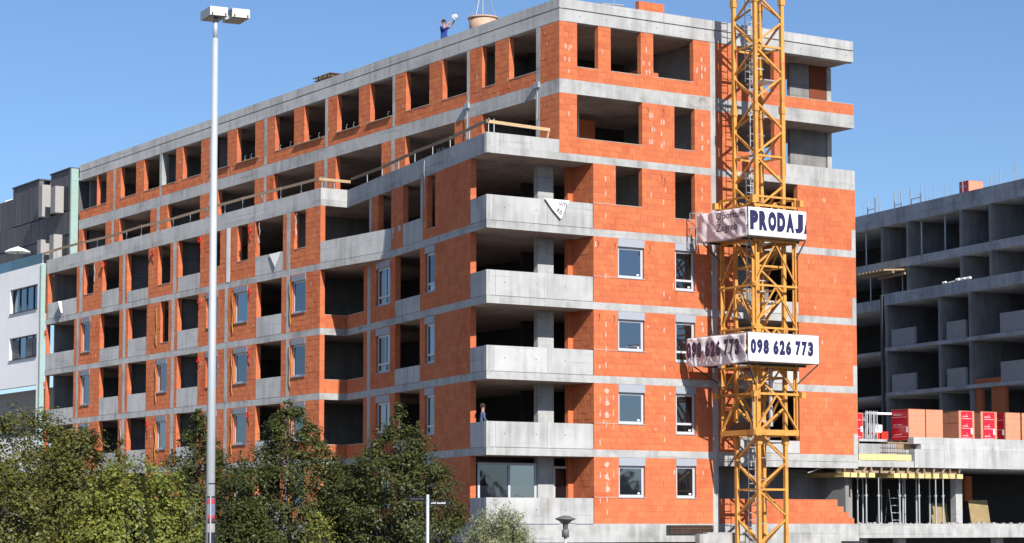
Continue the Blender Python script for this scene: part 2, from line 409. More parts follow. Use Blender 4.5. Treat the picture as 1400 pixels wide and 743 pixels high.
def window(fr, s0, s1, z0, z1, box=.3, transom=0, mull=None, d=.09, gl='glass', slant=0):
    """frame with panes; sub-parts pane, shutter_box, window_sill"""
    f = .065; zt = z1 - box
    mb = MB()
    fr.box(mb, s0, s0 + f, d, d + .07, z0, zt); fr.box(mb, s1 - f, s1, d, d + .07, z0, zt)
    fr.box(mb, s0 + f, s1 - f, d, d + .07, z0, z0 + f); fr.box(mb, s0 + f, s1 - f, d, d + .07, zt - f, zt)
    g2 = .035
    zs = [z0 + f] + ([z0 + transom] if transom else []) + [zt - f]
    ss = [s0 + f] + ([s0 + (s1 - s0) * mull] if mull else []) + [s1 - f]
    if transom: fr.box(mb, s0 + f, s1 - f, d - .004, d + .075, z0 + transom - .045, z0 + transom + .045)
    if mull: fr.box(mb, ss[1] - .05, ss[1] + .05, d - .006, d + .075, z0 + f, zt - f)
    wob = mb.build('window', M['white'], B)
    for a, b in zip(ss, ss[1:]):
        for c, e in zip(zs, zs[1:]):
            m = MB(); fr.box(m, a + .01, b - .01, d + .03, d + .05, c + .01, e - .01); put(m.build('pane', M[gl]), wob)
            m = MB()                                                     # sash
            for q in ((a, a + g2, c, e), (b - g2, b, c, e), (a + g2, b - g2, c, c + g2), (a + g2, b - g2, e - g2, e)):
                fr.box(m, q[0], q[1], d + .012, d + .06, q[2], q[3])
            put(m.build('sash', M['white']), wob)
    if fr is FR and box:
        m = MB(); fr.box(m, s1 - f - .22, s1 - f - .11, d + .02, d + .0295, z0 + f + .06, z0 + f + .13); put(m.build('sticker', M['cloth']), wob)
    if box:
        m = MB(); fr.box(m, s0 - .02, s1 + .02, -.02, .24, zt + .004, z1)
        for q in range(1, 5): pass
        put(m.build('shutter_box', M['shutter']), wob)
    m = MB(); fr.box(m, s0 - .03, s1 + .03, -.03, d + .02, z0 - .035, z0 - .003); put(m.build('window_sill', M['shutter']), wob)
    return wob

def facade(fr, key, zb, zt, items, npatch=1):
    for it in items:
        k, a, b = it[0], min(it[1], it[2]), max(it[1], it[2])
        if k == 'B':
            brickwall(fr, key, a, b, zb, zt); patches(fr, a, b, zb, zt, int(round((b - a) * npatch * .6 + random.random() - .2)))
        elif k == 'C':
            conc_box(fr, 'column', a, b, -.004, .3, zb + .001, zt - .001)
        elif k == 'CW':
            mb = MB(); fr.box(mb, a, b, -.012, .3, zb + .001, zt - .001); mb.build('column', M['plaster'], B)
        elif k == 'O':                       # opening with a brick apron
            if it[3] > zb + .02: brickwall(fr, key, a, b, zb, it[3]); sillbed(fr, a, b, it[3])
        elif k == 'P':                       # opening with a cast concrete apron
            panels('apron_panel', fr, a, b, zb + .002, it[3], 5, .15)
        elif k == 'W':
            z0, z1 = it[3], it[4]
            brickwall(fr, key, a, b, zb, z0 - .037)
            if zt - z1 > .03: brickwall(fr, key, a, b, z1 + .002, zt)
            window(fr, a + .015, b - .015, z0, z1, **(it[5] if len(it) > 5 else {}))

# upper long side, floor seven (s = metres from the near corner)
U7 = [('O', 51.4, 48.75, 18.6), ('B', 48.75, 48.66), ('O', 48.66, 47.28, 18.6), ('B', 47.28, 46.25), ('C', 46.25, 45.99), ('B', 45.99, 45.19),
      ('O', 45.19, 42.99, 18.6), ('B', 42.99, 41.86), ('O', 41.86, 39.72, 18.6), ('C', 39.72, 39.42), ('O', 39.42, 37.56, 18.6), ('B', 37.56, 36.65),
      ('O', 36.65, 34.32, 18.6), ('B', 34.32, 33.25), ('C', 33.25, 32.95), ('O', 32.95, 31.08, 18.6), ('B', 31.08, 29.95), ('O', 29.95, 27.82, 18.6),
      ('B', 27.82, 26.8), ('C', 26.8, 26.5), ('B', 26.5, 25.59), ('O', 25.59, 23.51, 18.6), ('B', 23.51, 22.42), ('O', 22.42, 20.24, 18.6), ('C', 20.24, 19.99),
      ('B', 19.99, 19.03), ('O', 19.03, 16.88, 18.6), ('B', 16.88, 15.8), ('O', 15.8, 13.69, 18.6), ('C', 13.69, 13.47), ('B', 13.47, 12.47),
      ('O', 12.47, 10.39, 18.6), ('B', 10.39, 9.25), ('O', 9.25, 7.19, 18.6), ('C', 7.19, 6.97), ('B', 6.97, 5.95), ('O', 5.95, 4.9, 18.6), ('B', 4.9, 3.8),
      ('O', 3.8, 1.72, 18.6), ('C', 1.72, 1.42), ('B', 1.42, .25)]
facade(FU, 'U7', 18.05, 20.42, U7, 2.2)
U6 = [('B', 51.5, 50.82), ('O', 50.82, 47.36, 15.0), ('B', 47.36, 46.45), ('C', 46.45, 46.15), ('B', 46.15, 45.31), ('O', 45.31, 40.92, 15), ('B', 40.92, 40.05),
      ('C', 40.05, 39.7), ('B', 39.7, 38.6), ('O', 38.6, 34.4, 15), ('B', 34.4, 33.25), ('C', 33.25, 32.95), ('B', 32.95, 32.2), ('O', 32.2, 27.85, 15),
      ('B', 27.85, 26.82), ('C', 26.82, 26.55), ('B', 26.55, 25.7), ('O', 25.7, 21.3, 15), ('B', 21.3, 20.3), ('C', 20.3, 20.0), ('B', 20.0, 19.14),
      ('O', 19.14, 14.7, 15), ('B', 14.7, 13.8), ('C', 13.8, 13.5), ('B', 13.5, 12.52), ('O', 12.52, 8.21, 15), ('B', 8.21, 7.24), ('C', 7.24, 7.0),
      ('B', 7.0, 5.95), ('O', 5.95, 1.74, 15), ('C', 1.74, 1.46), ('B', 1.46, .25)]
facade(FU, 'U6', 15.0, 17.47, U6, 2.4)

# lower long side
W5 = [('B', 51.4, 51.13), ('P', 51.13, 46.69, 12.93), ('B', 46.69, 46.25), ('C', 46.25, 45.81), ('B', 45.81, 45.59), ('O', 45.59, 44.18, 12.95), ('B', 44.18, 42.91),
      ('P', 42.91, 40.52, 12.95), ('B', 40.52, 40.01), ('C', 40.01, 39.71), ('B', 39.71, 39.41), ('P', 39.41, 36.55, 12.62), ('B', 36.55, 35.3), ('O', 35.3, 33.7, 12.6),
      ('B', 33.7, 33.33), ('C', 33.33, 32.95), ('B', 32.95, 32.7), ('P', 32.7, 30.01, 12.8), ('B', 30.01, 28.9), ('O', 28.9, 27.65, 12.9), ('B', 27.65, 26.89),
      ('CW', 26.89, 26.5), ('B', 26.5, 25.67), ('O', 25.67, 24.49, 12.9), ('B', 24.49, 23.68), ('P', 23.68, 20.7, 12.95), ('B', 20.7, 20.32), ('C', 20.32, 19.95),
      ('B', 19.95, 19.56), ('O', 19.56, 18.37, 12.9), ('B', 18.37, WS + .002)]
facade(FW, 'W5', 12.0, 14.7, W5, .9)
for k in range(4):
    z = 3 * k; zt = z + 2.7
    pa = {0: .75, 1: .95, 2: .66, 3: .95}[k]; pb = {0: .8, 1: .9, 2: .98, 3: .74}[k]; pc = {0: .9, 1: .95, 2: .98, 3: .98}[k]
    tall = dict(box=.28, gl='glass')
    def W(a, b): return ('W', a, b, z + .88, z + 2.66, tall)
    nar = ('O', 34.9, 33.85, z + .5) if k == 3 else ('W', 35.3, 34.0, z + .9, z + 2.66, tall)
    nb = [('B', 36.68, 34.9), nar, ('B', 33.85, 33.5)] if k == 3 else [('B', 36.68, 35.3), nar, ('B', 34.0, 33.5)]
    L = [('B', 51.4, 51.3), ('P', 51.3, 46.98, z + pa), ('B', 46.98, 46.6), ('C', 46.6, 46.28), ('B', 46.28, 45.88), ('W', 45.88, 44.58, z + .7, z + 2.66, tall),
         ('B', 44.58, 43.15), ('P', 43.15, 40.4, z + pb), ('B', 40.4, 39.9), ('C', 39.9, 39.55), ('B', 39.55, 39.2), ('P', 39.2, 36.68, z + pc)] + nb + [
         ('C', 33.5, 33.12), ('B', 33.12, 32.75), ('P', 32.75, 30.18, z + pc), ('B', 30.18, 29.2), W(29.2, 27.88), ('B', 27.88, 27.05), ('C', 27.05, 26.72),
         ('B', 26.72, 26.0), W(26.0, 24.48), ('B', 24.48, 23.5), ('P', 23.5, 20.82, z + .98), ('B', 20.82, 20.3), ('C', 20.3, 20.0), ('B', 20.0, 19.76),
         W(19.76, 18.35), ('B', 18.35, WS + .002)]
    facade(FW, 'W%d' % k, z, zt, L, .7)
# return wall at the step between wing and bent side
for k in range(5):
    z = 3 * k; zt = z + 2.7
    if k < 4:
        brickwall(FS, 'S%d' % k, .256, 1.40, z, z + .62); sillbed(FS, .25, 1.41, z + .62)
        Q = [('O', QL - .01, 14.78, z + .62), ('B', 14.78, 14.27), ('C', 14.27, 13.85), ('B', 13.85, 13.08), ('W', 13.08, 11.24, z + .69, z + 2.66, dict(box=.3, transom=.38, mull=.42)),
             ('B', 11.24, 10.58), ('P', 10.58, 7.48, z + (.72 if k != 1 else .6)), ('B', 7.48, 6.87), ('W', 6.87, 5.74, z + .72, z + 2.68, dict(box=.3, transom=.36)), ('B', 5.74, 1.71)]
    else:
        Q = [('C', 14.06, 13.76), ('B', 13.76, 12.85), ('B', 11.13, 9.63), ('P', 11.12, 7.46, z + .99) if 0 else ('O', 9.63, 7.45, z), ('C', 7.45, 7.18),
             ('B', 7.18, 6.7), ('O', 6.7, 5.7, z + .4), ('B', 5.7, 1.71)]
    facade(FQ, 'Q%d' % k, z, zt, Q, .35)
# fifth floor chord balcony
dx, dy = CH[0] - WX, CH[1] - WS; Lc = math.hypot(dx, dy)
FC = Frame((WX, WS), (dx, dy), (-dy, dx))
panels('balcony_parapet', FC, .0, Lc - .02, 12.0, 13.0, 2.3, .16)
panels('balcony_parapet', FQ, 7.46, 11.1, 12.0, 13.0, 1.8, .16)

# sunny gable
facade(FR, 'R7', 18.05, 20.42, [('B', UX, 4.36), ('O', 4.36, 5.41, 18.6), ('B', 5.41, 6.04), ('O', 6.04, 7.57, 18.6), ('B', 7.57, 8.21), ('O', 8.21, 10.31, 18.6),
       ('B', 10.31, 11.2), ('C', 11.2, 11.5), ('B', 11.5, 12.67), ('O', 12.67, 14.68, 18.6), ('B', 14.68, 15.3), ('O', 15.3, 19.2, 18.53)], 2.5)
facade(FR, 'R6', 15.0, 17.47, [('B', UX, 4.35), ('O', 4.35, 7.63, 15.66), ('B', 7.63, 9.29), ('O', 9.29, 10.36, 15.66), ('B', 10.36, 11.2), ('C', 11.2, 11.5),
       ('B', 11.5, 12.67), ('O', 12.67, 14.68, 15.6), ('B', 14.68, 15.3)], 1.5)
panels('loggia_parapet', FR, 15.3, XR, 14.7, 15.57, 2.0)
for k in range(5):
    z = 3 * k; zt = z + 2.7
    if k == 4: w1 = ('O', 6.27, 7.61, z + 1.06); w2 = ('O', 9.31, 10.35, z + .72)
    else:
        w1 = ('W', 6.37, 7.69, z + 1.08, z + 2.69, dict(box=.33))
        w2 = ('W', 9.29, 10.32, z + (1.07 if k == 0 else .72), z + 2.69, dict(box=.30, transom=0 if k == 0 else .42, gl='glassd'))
    a, b = w1[1], w1[2]; c, d = w2[1], w2[2]
    it = [('B', 5.15, a), w1, ('B', b, c), w2, ('B', d, 11.2), ('C', 11.2, 11.5)]
    if k: it += [('B', 11.5, 12.4), ('P', 12.4, 15.93, z + .55), ('B', 15.93, 18.98 if k < 5 else XR)]
    facade(FR, 'R%d' % k, z, zt, it, 1.2)
    sillbed(FR, 5.15, a, z + 1.06)
    if k: conc_box(FR, 'corner_block', 18.985, XR - .002, -.003, .25, z + .0, z + .92); brickwall(FR, 'R%d' % k, 18.98, XR, z + .92, zt)
    # loggia behind the balcony: side pier, rear wall, column
    brickwall(FL, 'L%d' % k, .26, 1.75, z, zt)
    mb = MB(); mb.abox(4.90, 5.145, 1.5, 1.75, z + .001, zt - .001); mb.build('door_pier', M['brick'], B)
    conc_box(FR, 'column', 3.45, 4.22, 1.55, 1.85, z + .001, zt - .001)
# stepped brick apron, ground floor right
for i, (a, b, h) in enumerate(((11.5, 18.0, 1.05), (18.0, 18.35, .75), (18.35, 18.65, .5), (18.65, 18.95, .25))):
    brickwall(FR, 'R0', a, b, 0, h)
conc_box(FR, 'edge_beam', 11.0, XR, .02, .4, 2.42, 2.7)
# big loggia glazing on ground floor
wb = window(FR, .62, 3.42, .02, 2.45, box=0, mull=.53, d=1.62)
wb2 = window(FR, 4.26, 5.05, .02, 2.35, box=0, d=1.64, gl='glassd')
# mortar daubs on the gable
grid_patch(FR, 8.02, 15.95, 2, 3, .12, .52); grid_patch(FR, 8.62, 15.75, 2, 3, .12, .52); grid_patch(FR, 10.75, 15.8, 1, 3, .1, .5)
grid_patch(FR, 3.8, 18.9, 2, 2, .16, .45); grid_patch(FR, 4.05, 19.4, 1, 2, .1, .4); grid_patch(FR, 7.85, 18.8, 2, 3, .16, .42); grid_patch(FR, 10.75, 18.9, 2, 3, .18, .4)
for k in (0, 1):
    for j in range(3):
        blob(FR, 5.78 + random.uniform(-.03, .03), 3 * k + 1.4 + j * .5, .12); blob(FR, 5.80 + random.uniform(-.05, .05), 3 * k + 1.28 + j * .5 + random.uniform(0, .1), .06)
    grid_patch(FR, 5.45, 3 * k + .4, 3, 4, .33, .55, wd=.02, h=.13)
for k in (2, 3, 4): grid_patch(FR, 5.75, 3 * k + .5, 1, 4, .1, .55, wd=.03, h=.12)
for k in (1, 2, 3, 4): grid_patch(FR, 8.7, 3 * k + .5, 1, 3, .1, .8, wd=.025, h=.12); grid_patch(FR, 10.72, 3 * k + .6, 1, 4, .1, .5, wd=.025, h=.12)

# block partition seen through the wide corner opening, and blocks piled behind the first top window
brickwall(Frame((0, 3.4), (1, 0), (0, 1)), 'P', 4.75, 7.6, 15.0, 17.2)
brickwall(Frame((0, 2.2), (1, 0), (0, 1)), 'P', 4.9, 5.6, 18.05, 19.6)
# realise the bricks: the 300 that show largest singly, the rest as stuff
def score(t):
    fr, key, s0, s1, z0, z1, th = t
    c = fr.p((s0 + s1) / 2, 0, (z0 + z1) / 2); v = CAM - c; dist = v.length
    if z1 < 2: return 0
    return max(0, -fr.n.dot(v) / dist) * (s1 - s0) * (z1 - z0) / dist ** 2
SINGLE.sort(key=score, reverse=True)
cube = MB(); cube.abox(-.5, .5, 0, 1, -.5, .5); tmp = cube.build('brick', M['brick_o']); bm_ = tmp.data
bpy.data.objects.remove(tmp)
for i, t in enumerate(SINGLE):
    fr, key, s0, s1, z0, z1, th = t
    e = random.uniform(-.004, .004)
    if i < 300:
        o = link(bpy.data.objects.new('brick', bm_)); o.scale = (s1 - s0, th - e, z1 - z0)
        o.location = fr.p((s0 + s1) / 2, e, (z0 + z1) / 2)
        if fr.u.x < .5: o.rotation_euler = (0, 0, -math.atan2(fr.n.x, fr.n.y))
        put(o, key)
    else: fr.box(STUFF, s0, s1, e, th, z0, z1)
STUFF.build('brick_masonry', M['brick'], B, stuff=True)
PATCH.build('mortar_smears', M['mortar'], B, stuff=True)
SILL.build('sill_bedding', M['sillmortar'], B, stuff=True)

# interior: rear walls, cross walls, loggia walls
def inner(x0, x1, y0, y1, z0, z1, m='core', name='inner_wall'):
    mb = MB(); mb.abox(x0, x1, y0, y1, z0, z1); return mb.build(name, M[m], B)
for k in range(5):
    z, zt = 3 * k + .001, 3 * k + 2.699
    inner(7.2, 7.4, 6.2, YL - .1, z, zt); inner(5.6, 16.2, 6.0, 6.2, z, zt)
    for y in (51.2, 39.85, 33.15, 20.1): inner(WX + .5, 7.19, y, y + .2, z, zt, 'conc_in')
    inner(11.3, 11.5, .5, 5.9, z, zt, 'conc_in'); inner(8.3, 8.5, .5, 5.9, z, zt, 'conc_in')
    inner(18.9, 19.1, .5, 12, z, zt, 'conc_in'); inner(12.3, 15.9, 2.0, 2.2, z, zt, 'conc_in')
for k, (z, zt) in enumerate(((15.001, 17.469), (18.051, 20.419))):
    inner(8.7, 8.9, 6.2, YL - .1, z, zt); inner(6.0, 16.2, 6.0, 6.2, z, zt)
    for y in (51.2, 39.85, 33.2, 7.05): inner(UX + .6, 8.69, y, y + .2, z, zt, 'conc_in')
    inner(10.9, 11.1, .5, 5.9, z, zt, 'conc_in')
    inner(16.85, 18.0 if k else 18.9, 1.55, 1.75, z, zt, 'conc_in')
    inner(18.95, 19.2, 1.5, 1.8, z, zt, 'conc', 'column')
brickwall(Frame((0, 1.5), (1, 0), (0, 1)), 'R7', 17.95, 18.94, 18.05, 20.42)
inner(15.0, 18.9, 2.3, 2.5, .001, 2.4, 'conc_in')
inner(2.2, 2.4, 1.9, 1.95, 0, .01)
for fr, s, d, z, h in ((FW, 49.5, 2.2, 9, 2.7), (FW, 41.5, 1.4, 6, 2.7), (FW, 31.2, 2.0, 9, 2.7), (FW, 22.3, 1.2, 3, 2.7), (FQ, 15.6, 1.6, 6, 2.7), (FQ, 15.9, 1.2, 3, 2.7), (FU, 44.0, 2.0, 15, 2.4), (FU, 29.5, 2.4, 15, 2.4), (FU, 17.0, 1.8, 15, 2.4), (FU, 10.2, 2.6, 15, 2.4), (FU, 3.0, 2.4, 15, 2.4), (FR, 6.2, 2.6, 15, 2.4)):
    mb = MB(); mb.tube([fr.p(s, d, z), fr.p(s, d, z + h * .55)], .04, 8); mb.tube([fr.p(s, d, z + h * .5), fr.p(s, d, z + h)], .03, 8); mb.build('shoring_prop', M['steel'], B)
for fr, s, d, z in ((FU, 43.2, 1.6, 15), (FU, 24.0, 1.2, 15), (FU, 10.8, 1.5, 15), (FW, 22.0, 1.0, 12), (FQ, 15.7, 1.0, 9), (FR, 8.9, 1.4, 18.05), (FR, 13.6, 1.0, 15)):
    for q in range(5): mb = MB(); fr.box(mb, s - .5 + random.uniform(-.1, .1), s + .6, d, d + .9, z + .002 + q * .22, z + .20 + q * .22); mb.build('stored_blocks', M['block' if q % 2 else 'brick'], B)
# dark base storey below the slab
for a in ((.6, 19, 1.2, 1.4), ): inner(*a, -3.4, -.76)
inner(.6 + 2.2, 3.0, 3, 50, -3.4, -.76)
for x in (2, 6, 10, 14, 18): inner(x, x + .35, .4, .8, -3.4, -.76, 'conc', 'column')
# rebar pocket in the base beam
mb = MB()
for i in range(40):
    x = 9.0 + i * .055 + random.uniform(-.02, .02); mb.tube([(x, -.03, -.42), (x + random.uniform(-.02, .02), -.05, -.05 + random.uniform(-.06, 0))], .012, 4)
mb.tube([(8.9, -.06, -.2), (11.2, -.06, -.22)], .012, 4)
mb.build('starter_bars', M['rust'], B, stuff=True)
mb = MB(); mb.abox(8.75, 11.15, -.012, .02, -.48, -.06); mb.build('rebar_pocket', M['tie'], B)  # flat near-black plate on the beam, the recess's shade put into its colour
# sooty patch on the floor beam next to the crane
mb = MB(); FR.box(mb, 9.95, 11.18, -.006, .01, 17.5, 18.02); mb.build('soot_patch', M['soot'], B)
# formwork tie holes
mb = MB()
def hole(fr, s, z, r=.022):
    c = fr.p(s, -.002, z); n = 8
    i = len(mb.v)
    for q in range(n): mb.v.append(tuple(c + fr.u * r * math.cos(q * 2 * math.pi / n) + Z * r * math.sin(q * 2 * math.pi / n)))
    mb.f.append(tuple(range(i, i + n))); mb.m.append(0)
for k in range(5):
    for s in (.85, 2.35, 3.75): hole(FR, s, 3 * k + .55)
for s in np.arange(4.5, 19, 1.3): hole(FR, s, 20.7)
for s in np.arange(1, 50, 1.3): hole(FU, s, 20.7)
mb.build('tie_holes', M['tie'], B, stuff=True)
# junction boxes hanging at column heads, cables, hoses
for s in (1.57, 7.08):
    mb = MB(); FU.box(mb, s - .16, s + .16, -.12, -.01, 17.9, 18.12); mb.build('cable_box', M['steel'], B)
    mb = MB(); mb.tube([FU.p(s + .05, -.05, 17.9), FU.p(s - .05, -.06, 17.5), FU.p(s + .02, -.05, 16.6)], .012, 5); mb.build('cable', M['white'], B)
rc = random.Random(3)
def coil(fr, s, z, m='red'):
    mb = MB(); pts = []
    for i in range(26):
        t = i * .75; r = .09 + .05 * rc.random()
        pts.append(fr.p(s + r * math.cos(t), -.03 - .06 * rc.random(), z + 1.2 * r * math.sin(t)))
    mb.tube(pts, .017, 5)
    mb.tube([pts[-1], fr.p(s + rc.uniform(-.2, .2), -.03, z - .25), fr.p(s + rc.uniform(-.15, .3), -.02, z - rc.uniform(.4, .8))], .012, 5)
    mb.build('conduit_coil', M[m], B)
for s, z in ((42.7, 14.4), (24.2, 14.35), (30.0, 14.5), (51.3, 11.2), (51.3, 8.2), (51.3, 5.3), (30.0, 11.3), (30.0, 8.3), (24.2, 11.3), (24.2, 8.3), (24.2, 5.3), (36.4, 5.3), (35.9, 14.4)):
    coil(FW, s, z)
def hose(fr, s, z0, z1, m='yel'):
    mb = MB(); pts = [fr.p(s + .06 * math.sin(i * 1.3) + rc.uniform(-.03, .03), -.025, z0 + (z1 - z0) * i / 8) for i in range(9)]
    mb.tube(pts, .014, 5); mb.build('loose_cable', M[m], B)
for k in range(4):
    for s in (26.1, 19.85, 35.35): hose(FW, s, 3 * k + 2.4, 3 * k + .4)
hose(FW, 40.0, 5.6, 3.2, 'white'); hose(FQ, 6.9, 15.4, 13.3, 'white')
for s in (23.2, 19.3, 44.0): hose(FW, s, 14.6, 13.6, 'white')
# crooked cable hooks at brick heads on the gable
for s, z in ((7.9, 17.3), (8.7, 17.3), (8.6, 14.5), (8.75, 14.4), (7.95, 11.5), (5.35, 11.55), (6.2, 11.5), (5.4, 8.55), (6.15, 8.5)):
    mb = MB(); mb.tube([FR.p(s, -.02, z), FR.p(s + .05, -.03, z - .18), FR.p(s - .04, -.03, z - .34)], .01, 4); mb.build('cable_end', M['rust'], B)
# bars and hooks in the window openings of the top floor
mb = MB()
for s in (16.9, 17.5, 18.2, 14.2, 22.0, 21.0, 28.4, 29.1, 24.0, 25.1):
    mb.tube([FU.p(s, .1, 18.6), FU.p(s + .05, .06, 18.78), FU.p(s - .12, .02, 18.86), FU.p(s - .2, -.01, 18.8)], .014, 5)
for s in (8.6, 8.75, 9.0, 9.2): mb.tube([FU.p(s + .7, .4, 15.1), FU.p(s + 1.0, .3, 16.6)], .02, 5)
mb.build('bent_bars', M['steel'], B, stuff=True)
for a, b in ((27.4, 29.9), (20.4, 23.4), (13.8, 16.0), (16.7, 19.1), (30.8, 33.0)):
    mb = MB(); FU.box(mb, a, b, -.06, .2, 18.56, 18.6); mb.build('sill_board', M['timber'], B)

# ------------------------------------------------------------------ timber guard rail on the terrace
GR = thing('timber_guardrail', 'rough timber guard rail on thin posts along the terrace edge of the brick block', 'guardrail', (WX + .1, WS, 15.52))
def rail(fr, s0, s1, z, jig, d=.12, m='timber'):
    n = max(1, round((s1 - s0) / 4)); zz = [z + random.uniform(-jig, jig) for _ in range(n + 1)]
    for i in range(n):
        a = s0 + (s1 - s0) * i / n; b = s0 + (s1 - s0) * (i + 1) / n
        q = MB(); q.bar(fr.p(a - .12, d - .02 * (i % 2), zz[i]), fr.p(b + .12, d - .02 * (i % 2), zz[i + 1]), .035, .13); q.build('rail_board', M[m], GR)
        p = MB(); p.tube([fr.p(a + .06, d + .05, 15.4), fr.p(a + .06, d + .05, zz[i] + .1)], .018, 6); p.build('rail_post', M['steel'], GR)
        p = MB(); p.tube([fr.p((a + b) / 2, d + .05, 15.4), fr.p((a + b) / 2, d + .05, (zz[i] + zz[i + 1]) / 2 + .08)], .018, 6); p.build('rail_post', M['steel'], GR)
rail(FW, WS + .2, 54.5, 16.02, .05); rail(FS, .1, 1.5, 15.96, .03, m='timber_l'); rail(FQ, .15, QL - .2, 15.98, .06)
q = MB(); q.bar(FR.p(.1, .15, 15.98), FR.p(3.1, .12, 15.9), .035, .13); q.build('rail_board', M['timber_l'], GR)
q = MB(); q.bar(FR.p(3.05, .15, 15.85), FR.p(2.95, .16, 15.3), .08, .05); q.build('rail_post', M['timber_l'], GR)
q = MB(); q.tube([FR.p(.45, .16, 15.3), FR.p(.45, .16, 16.1)], .02, 6); q.build('rail_post', M['steel'], GR)

# rubble heap and bars on the terrace behind the rail
t = thing('timber_offcuts', 'small heap of pale timber offcuts lying on the terrace by the second upper opening', 'offcuts', (1.5, 4.2, 15.0))
for i in range(16):
    q = MB(); c = Vector((1.55 + random.uniform(-.2, .25), 3.6 + random.uniform(-.5, .7), 15.5 + random.uniform(-.05, .25)))
    dd = Vector((random.uniform(-1, 1), random.uniform(-1, 1), random.uniform(-.5, .5))).normalized() * .16
    q.bar(c - dd, c + dd, .09, .06); q.build('offcut', M['timber_l'], t)
q = MB(); q.abox(1.3, 1.95, 3.1, 4.6, 15.0, 15.46); q.build('stacked_boards', M['timber_l'], t)


# ------------------------------------------------------------------ tower crane
KX, KY, KM = 12.05, -2.15, .71
CR = thing('tower_crane', 'yellow lattice tower crane mast with climbing cage in front of the brick gable', 'crane', (KX, KY, -3.4))
def P(a, b, z, h=KM): return Vector((KX + a * h, KY + b * h, z))
for a, b in ((-1, -1), (1, -1), (1, 1), (-1, 1)):
    mb = MB(); mb.abox(KX + a * KM - .075, KX + a * KM + .075, KY + b * KM - .075, KY + b * KM + .075, -3.3, 29)
    for z in np.arange(-1.2, 29, 4.6):                   # section joints
        mb.abox(KX + a * KM - .11, KX + a * KM + .11, KY + b * KM - .11, KY + b * KM + .11, z - .16, z + .16)
    mb.build('mast_leg', M['crane'], CR)
faces = [((-1, -1), (1, -1)), ((1, -1), (1, 1)), ((1, 1), (-1, 1)), ((-1, 1), (-1, -1))]
z = -3.2; i = 0
while z < 28.5:
    for fi, (p, q) in enumerate(faces):
        a, b = (p, q) if (i + fi) % 2 == 0 else (q, p)
        mb = MB(); mb.bar(P(*a, z + .08), P(*b, z + 1.10), .075); mb.build('lattice_brace', M['crane'], CR)
        if i % 4 == 0:
            mb = MB(); mb.bar(P(*p, z), P(*q, z), .08); mb.build('lattice_strut', M['crane'], CR)
    z += 1.15; i += 1
# ladder with hoops, rest platforms
mb = MB()
lx, ly = KX - .25, KY + .15
def lad(mb, x, y, z0, z1, lean=0.0, wd=.36, st=.3, r=.022):
    L = z1 - z0
    mb.tube([(x - wd / 2, y, z0), (x - wd / 2 + lean, y, z1)], r, 5); mb.tube([(x + wd / 2, y, z0), (x + wd / 2 + lean, y, z1)], r, 5)
    for k in range(int(L / st)): t = (k + .5) * st / L; mb.tube([(x - wd / 2 + lean * t, y, z0 + L * t), (x + wd / 2 + lean * t, y, z0 + L * t)], r * .8, 5)
zz = [-3.3, 3.3, 9.1, 13.7, 18.4, 28]
for k in range(5):
    mb = MB(); lad(mb, lx + (.12 if k % 2 else -.12), ly, zz[k], zz[k + 1] + .9, 0); mb.build('ladder', M['alu'], CR)
    mb = MB()
    for q in np.arange(zz[k] + 2.4, zz[k + 1], .9):
        pts = [(lx + .36 * math.cos(t), ly - .32 + .36 * math.sin(t), q) for t in np.linspace(-3.9, .75, 9)]; mb.tube(pts, .014, 4)
    mb.build('ladder_hoops', M['alu'], CR, stuff=True)
for zq in (3.3, 9.1, 18.4):
    mb = MB(); mb.abox(KX - .15, KX + .62, KY - .62, KY + .62, zq, zq + .05); mb.build('rest_platform', M['steel'], CR)
    mb = MB()
    for a, b, c, d in ((-.62, -.6, -.2, -.6), (-.62, -.6, -.62, -.1)):
        for h in (.45, .9): mb.bar((KX + a, KY + b, zq + h), (KX + c, KY + d, zq + h), .04)
        mb.bar((KX + a, KY + b, zq), (KX + a, KY + b, zq + .95), .04)
    mb.build('platform_rail', M['alu'], CR)
# climbing cage
CXm, CYm, CH_ = 11.98, -2.15, 1.07
def Pc(a, b, z, h=CH_): return Vector((CXm + a * h, CYm + b * h, z))
cage = thing('cage', '', '', (CXm, CYm, 3.5)); del cage['label'], cage['category']; put(cage, CR)
for a, b in ((-1, -1), (1, -1), (1, 1), (-1, 1)):
    mb = MB(); c = Pc(a, b, 0); mb.abox(c.x - .1, c.x + .1, c.y - b * .03 - .02, c.y - b * .03 + .02, 3.55, 13.45); mb.abox(c.x - a * .03 - .02, c.x - a * .03 + .02, c.y - .1, c.y + .1, 3.55, 13.45)
    put(mb.build('cage_post', M['crane']), cage)
for zr, hh in ((3.72, .22), (5.3, .09), (6.4, .08), (8.0, .08), (9.75, .08), (11.6, .1), (13.05, .09), (13.42, .08)):
    for p, q in faces:
        mb = MB(); mb.bar(Pc(*p, zr, CH_ + .06), Pc(*q, zr, CH_ + .06), .07, hh); put(mb.build('cage_beam', M['crane']), cage)
for z0, z1 in ((3.8, 5.25), (5.35, 6.4), (6.5, 8.0), (8.05, 9.7), (9.8, 11.5), (11.7, 13.2)):
    for p, q in faces:
        m_ = ((p[0] + q[0]) / 2, (p[1] + q[1]) / 2)
        for e in (p, q):
            mb = MB(); mb.bar(Pc(*m_, z1, CH_ + .04), Pc(*e, z0, CH_ + .04), .10 if z0 in (3.8, 6.5) else .06, .05); put(mb.build('cage_brace', M['crane']), cage)
for a, b in ((-1, -1), (1, -1), (1, 1), (-1, 1)):
    mb = MB(); c = Pc(a, b, 0, CH_ + .18); mb.abox(c.x - .11, c.x + .11, c.y - .11, c.y + .11, 5.16, 5.40); put(mb.build('guide_shoe', M['crane']), cage)
    mb = MB(); mb.abox(c.x - .10, c.x + .10, c.y - .10, c.y + .10, 13.1, 13.36); put(mb.build('guide_shoe', M['crane']), cage)
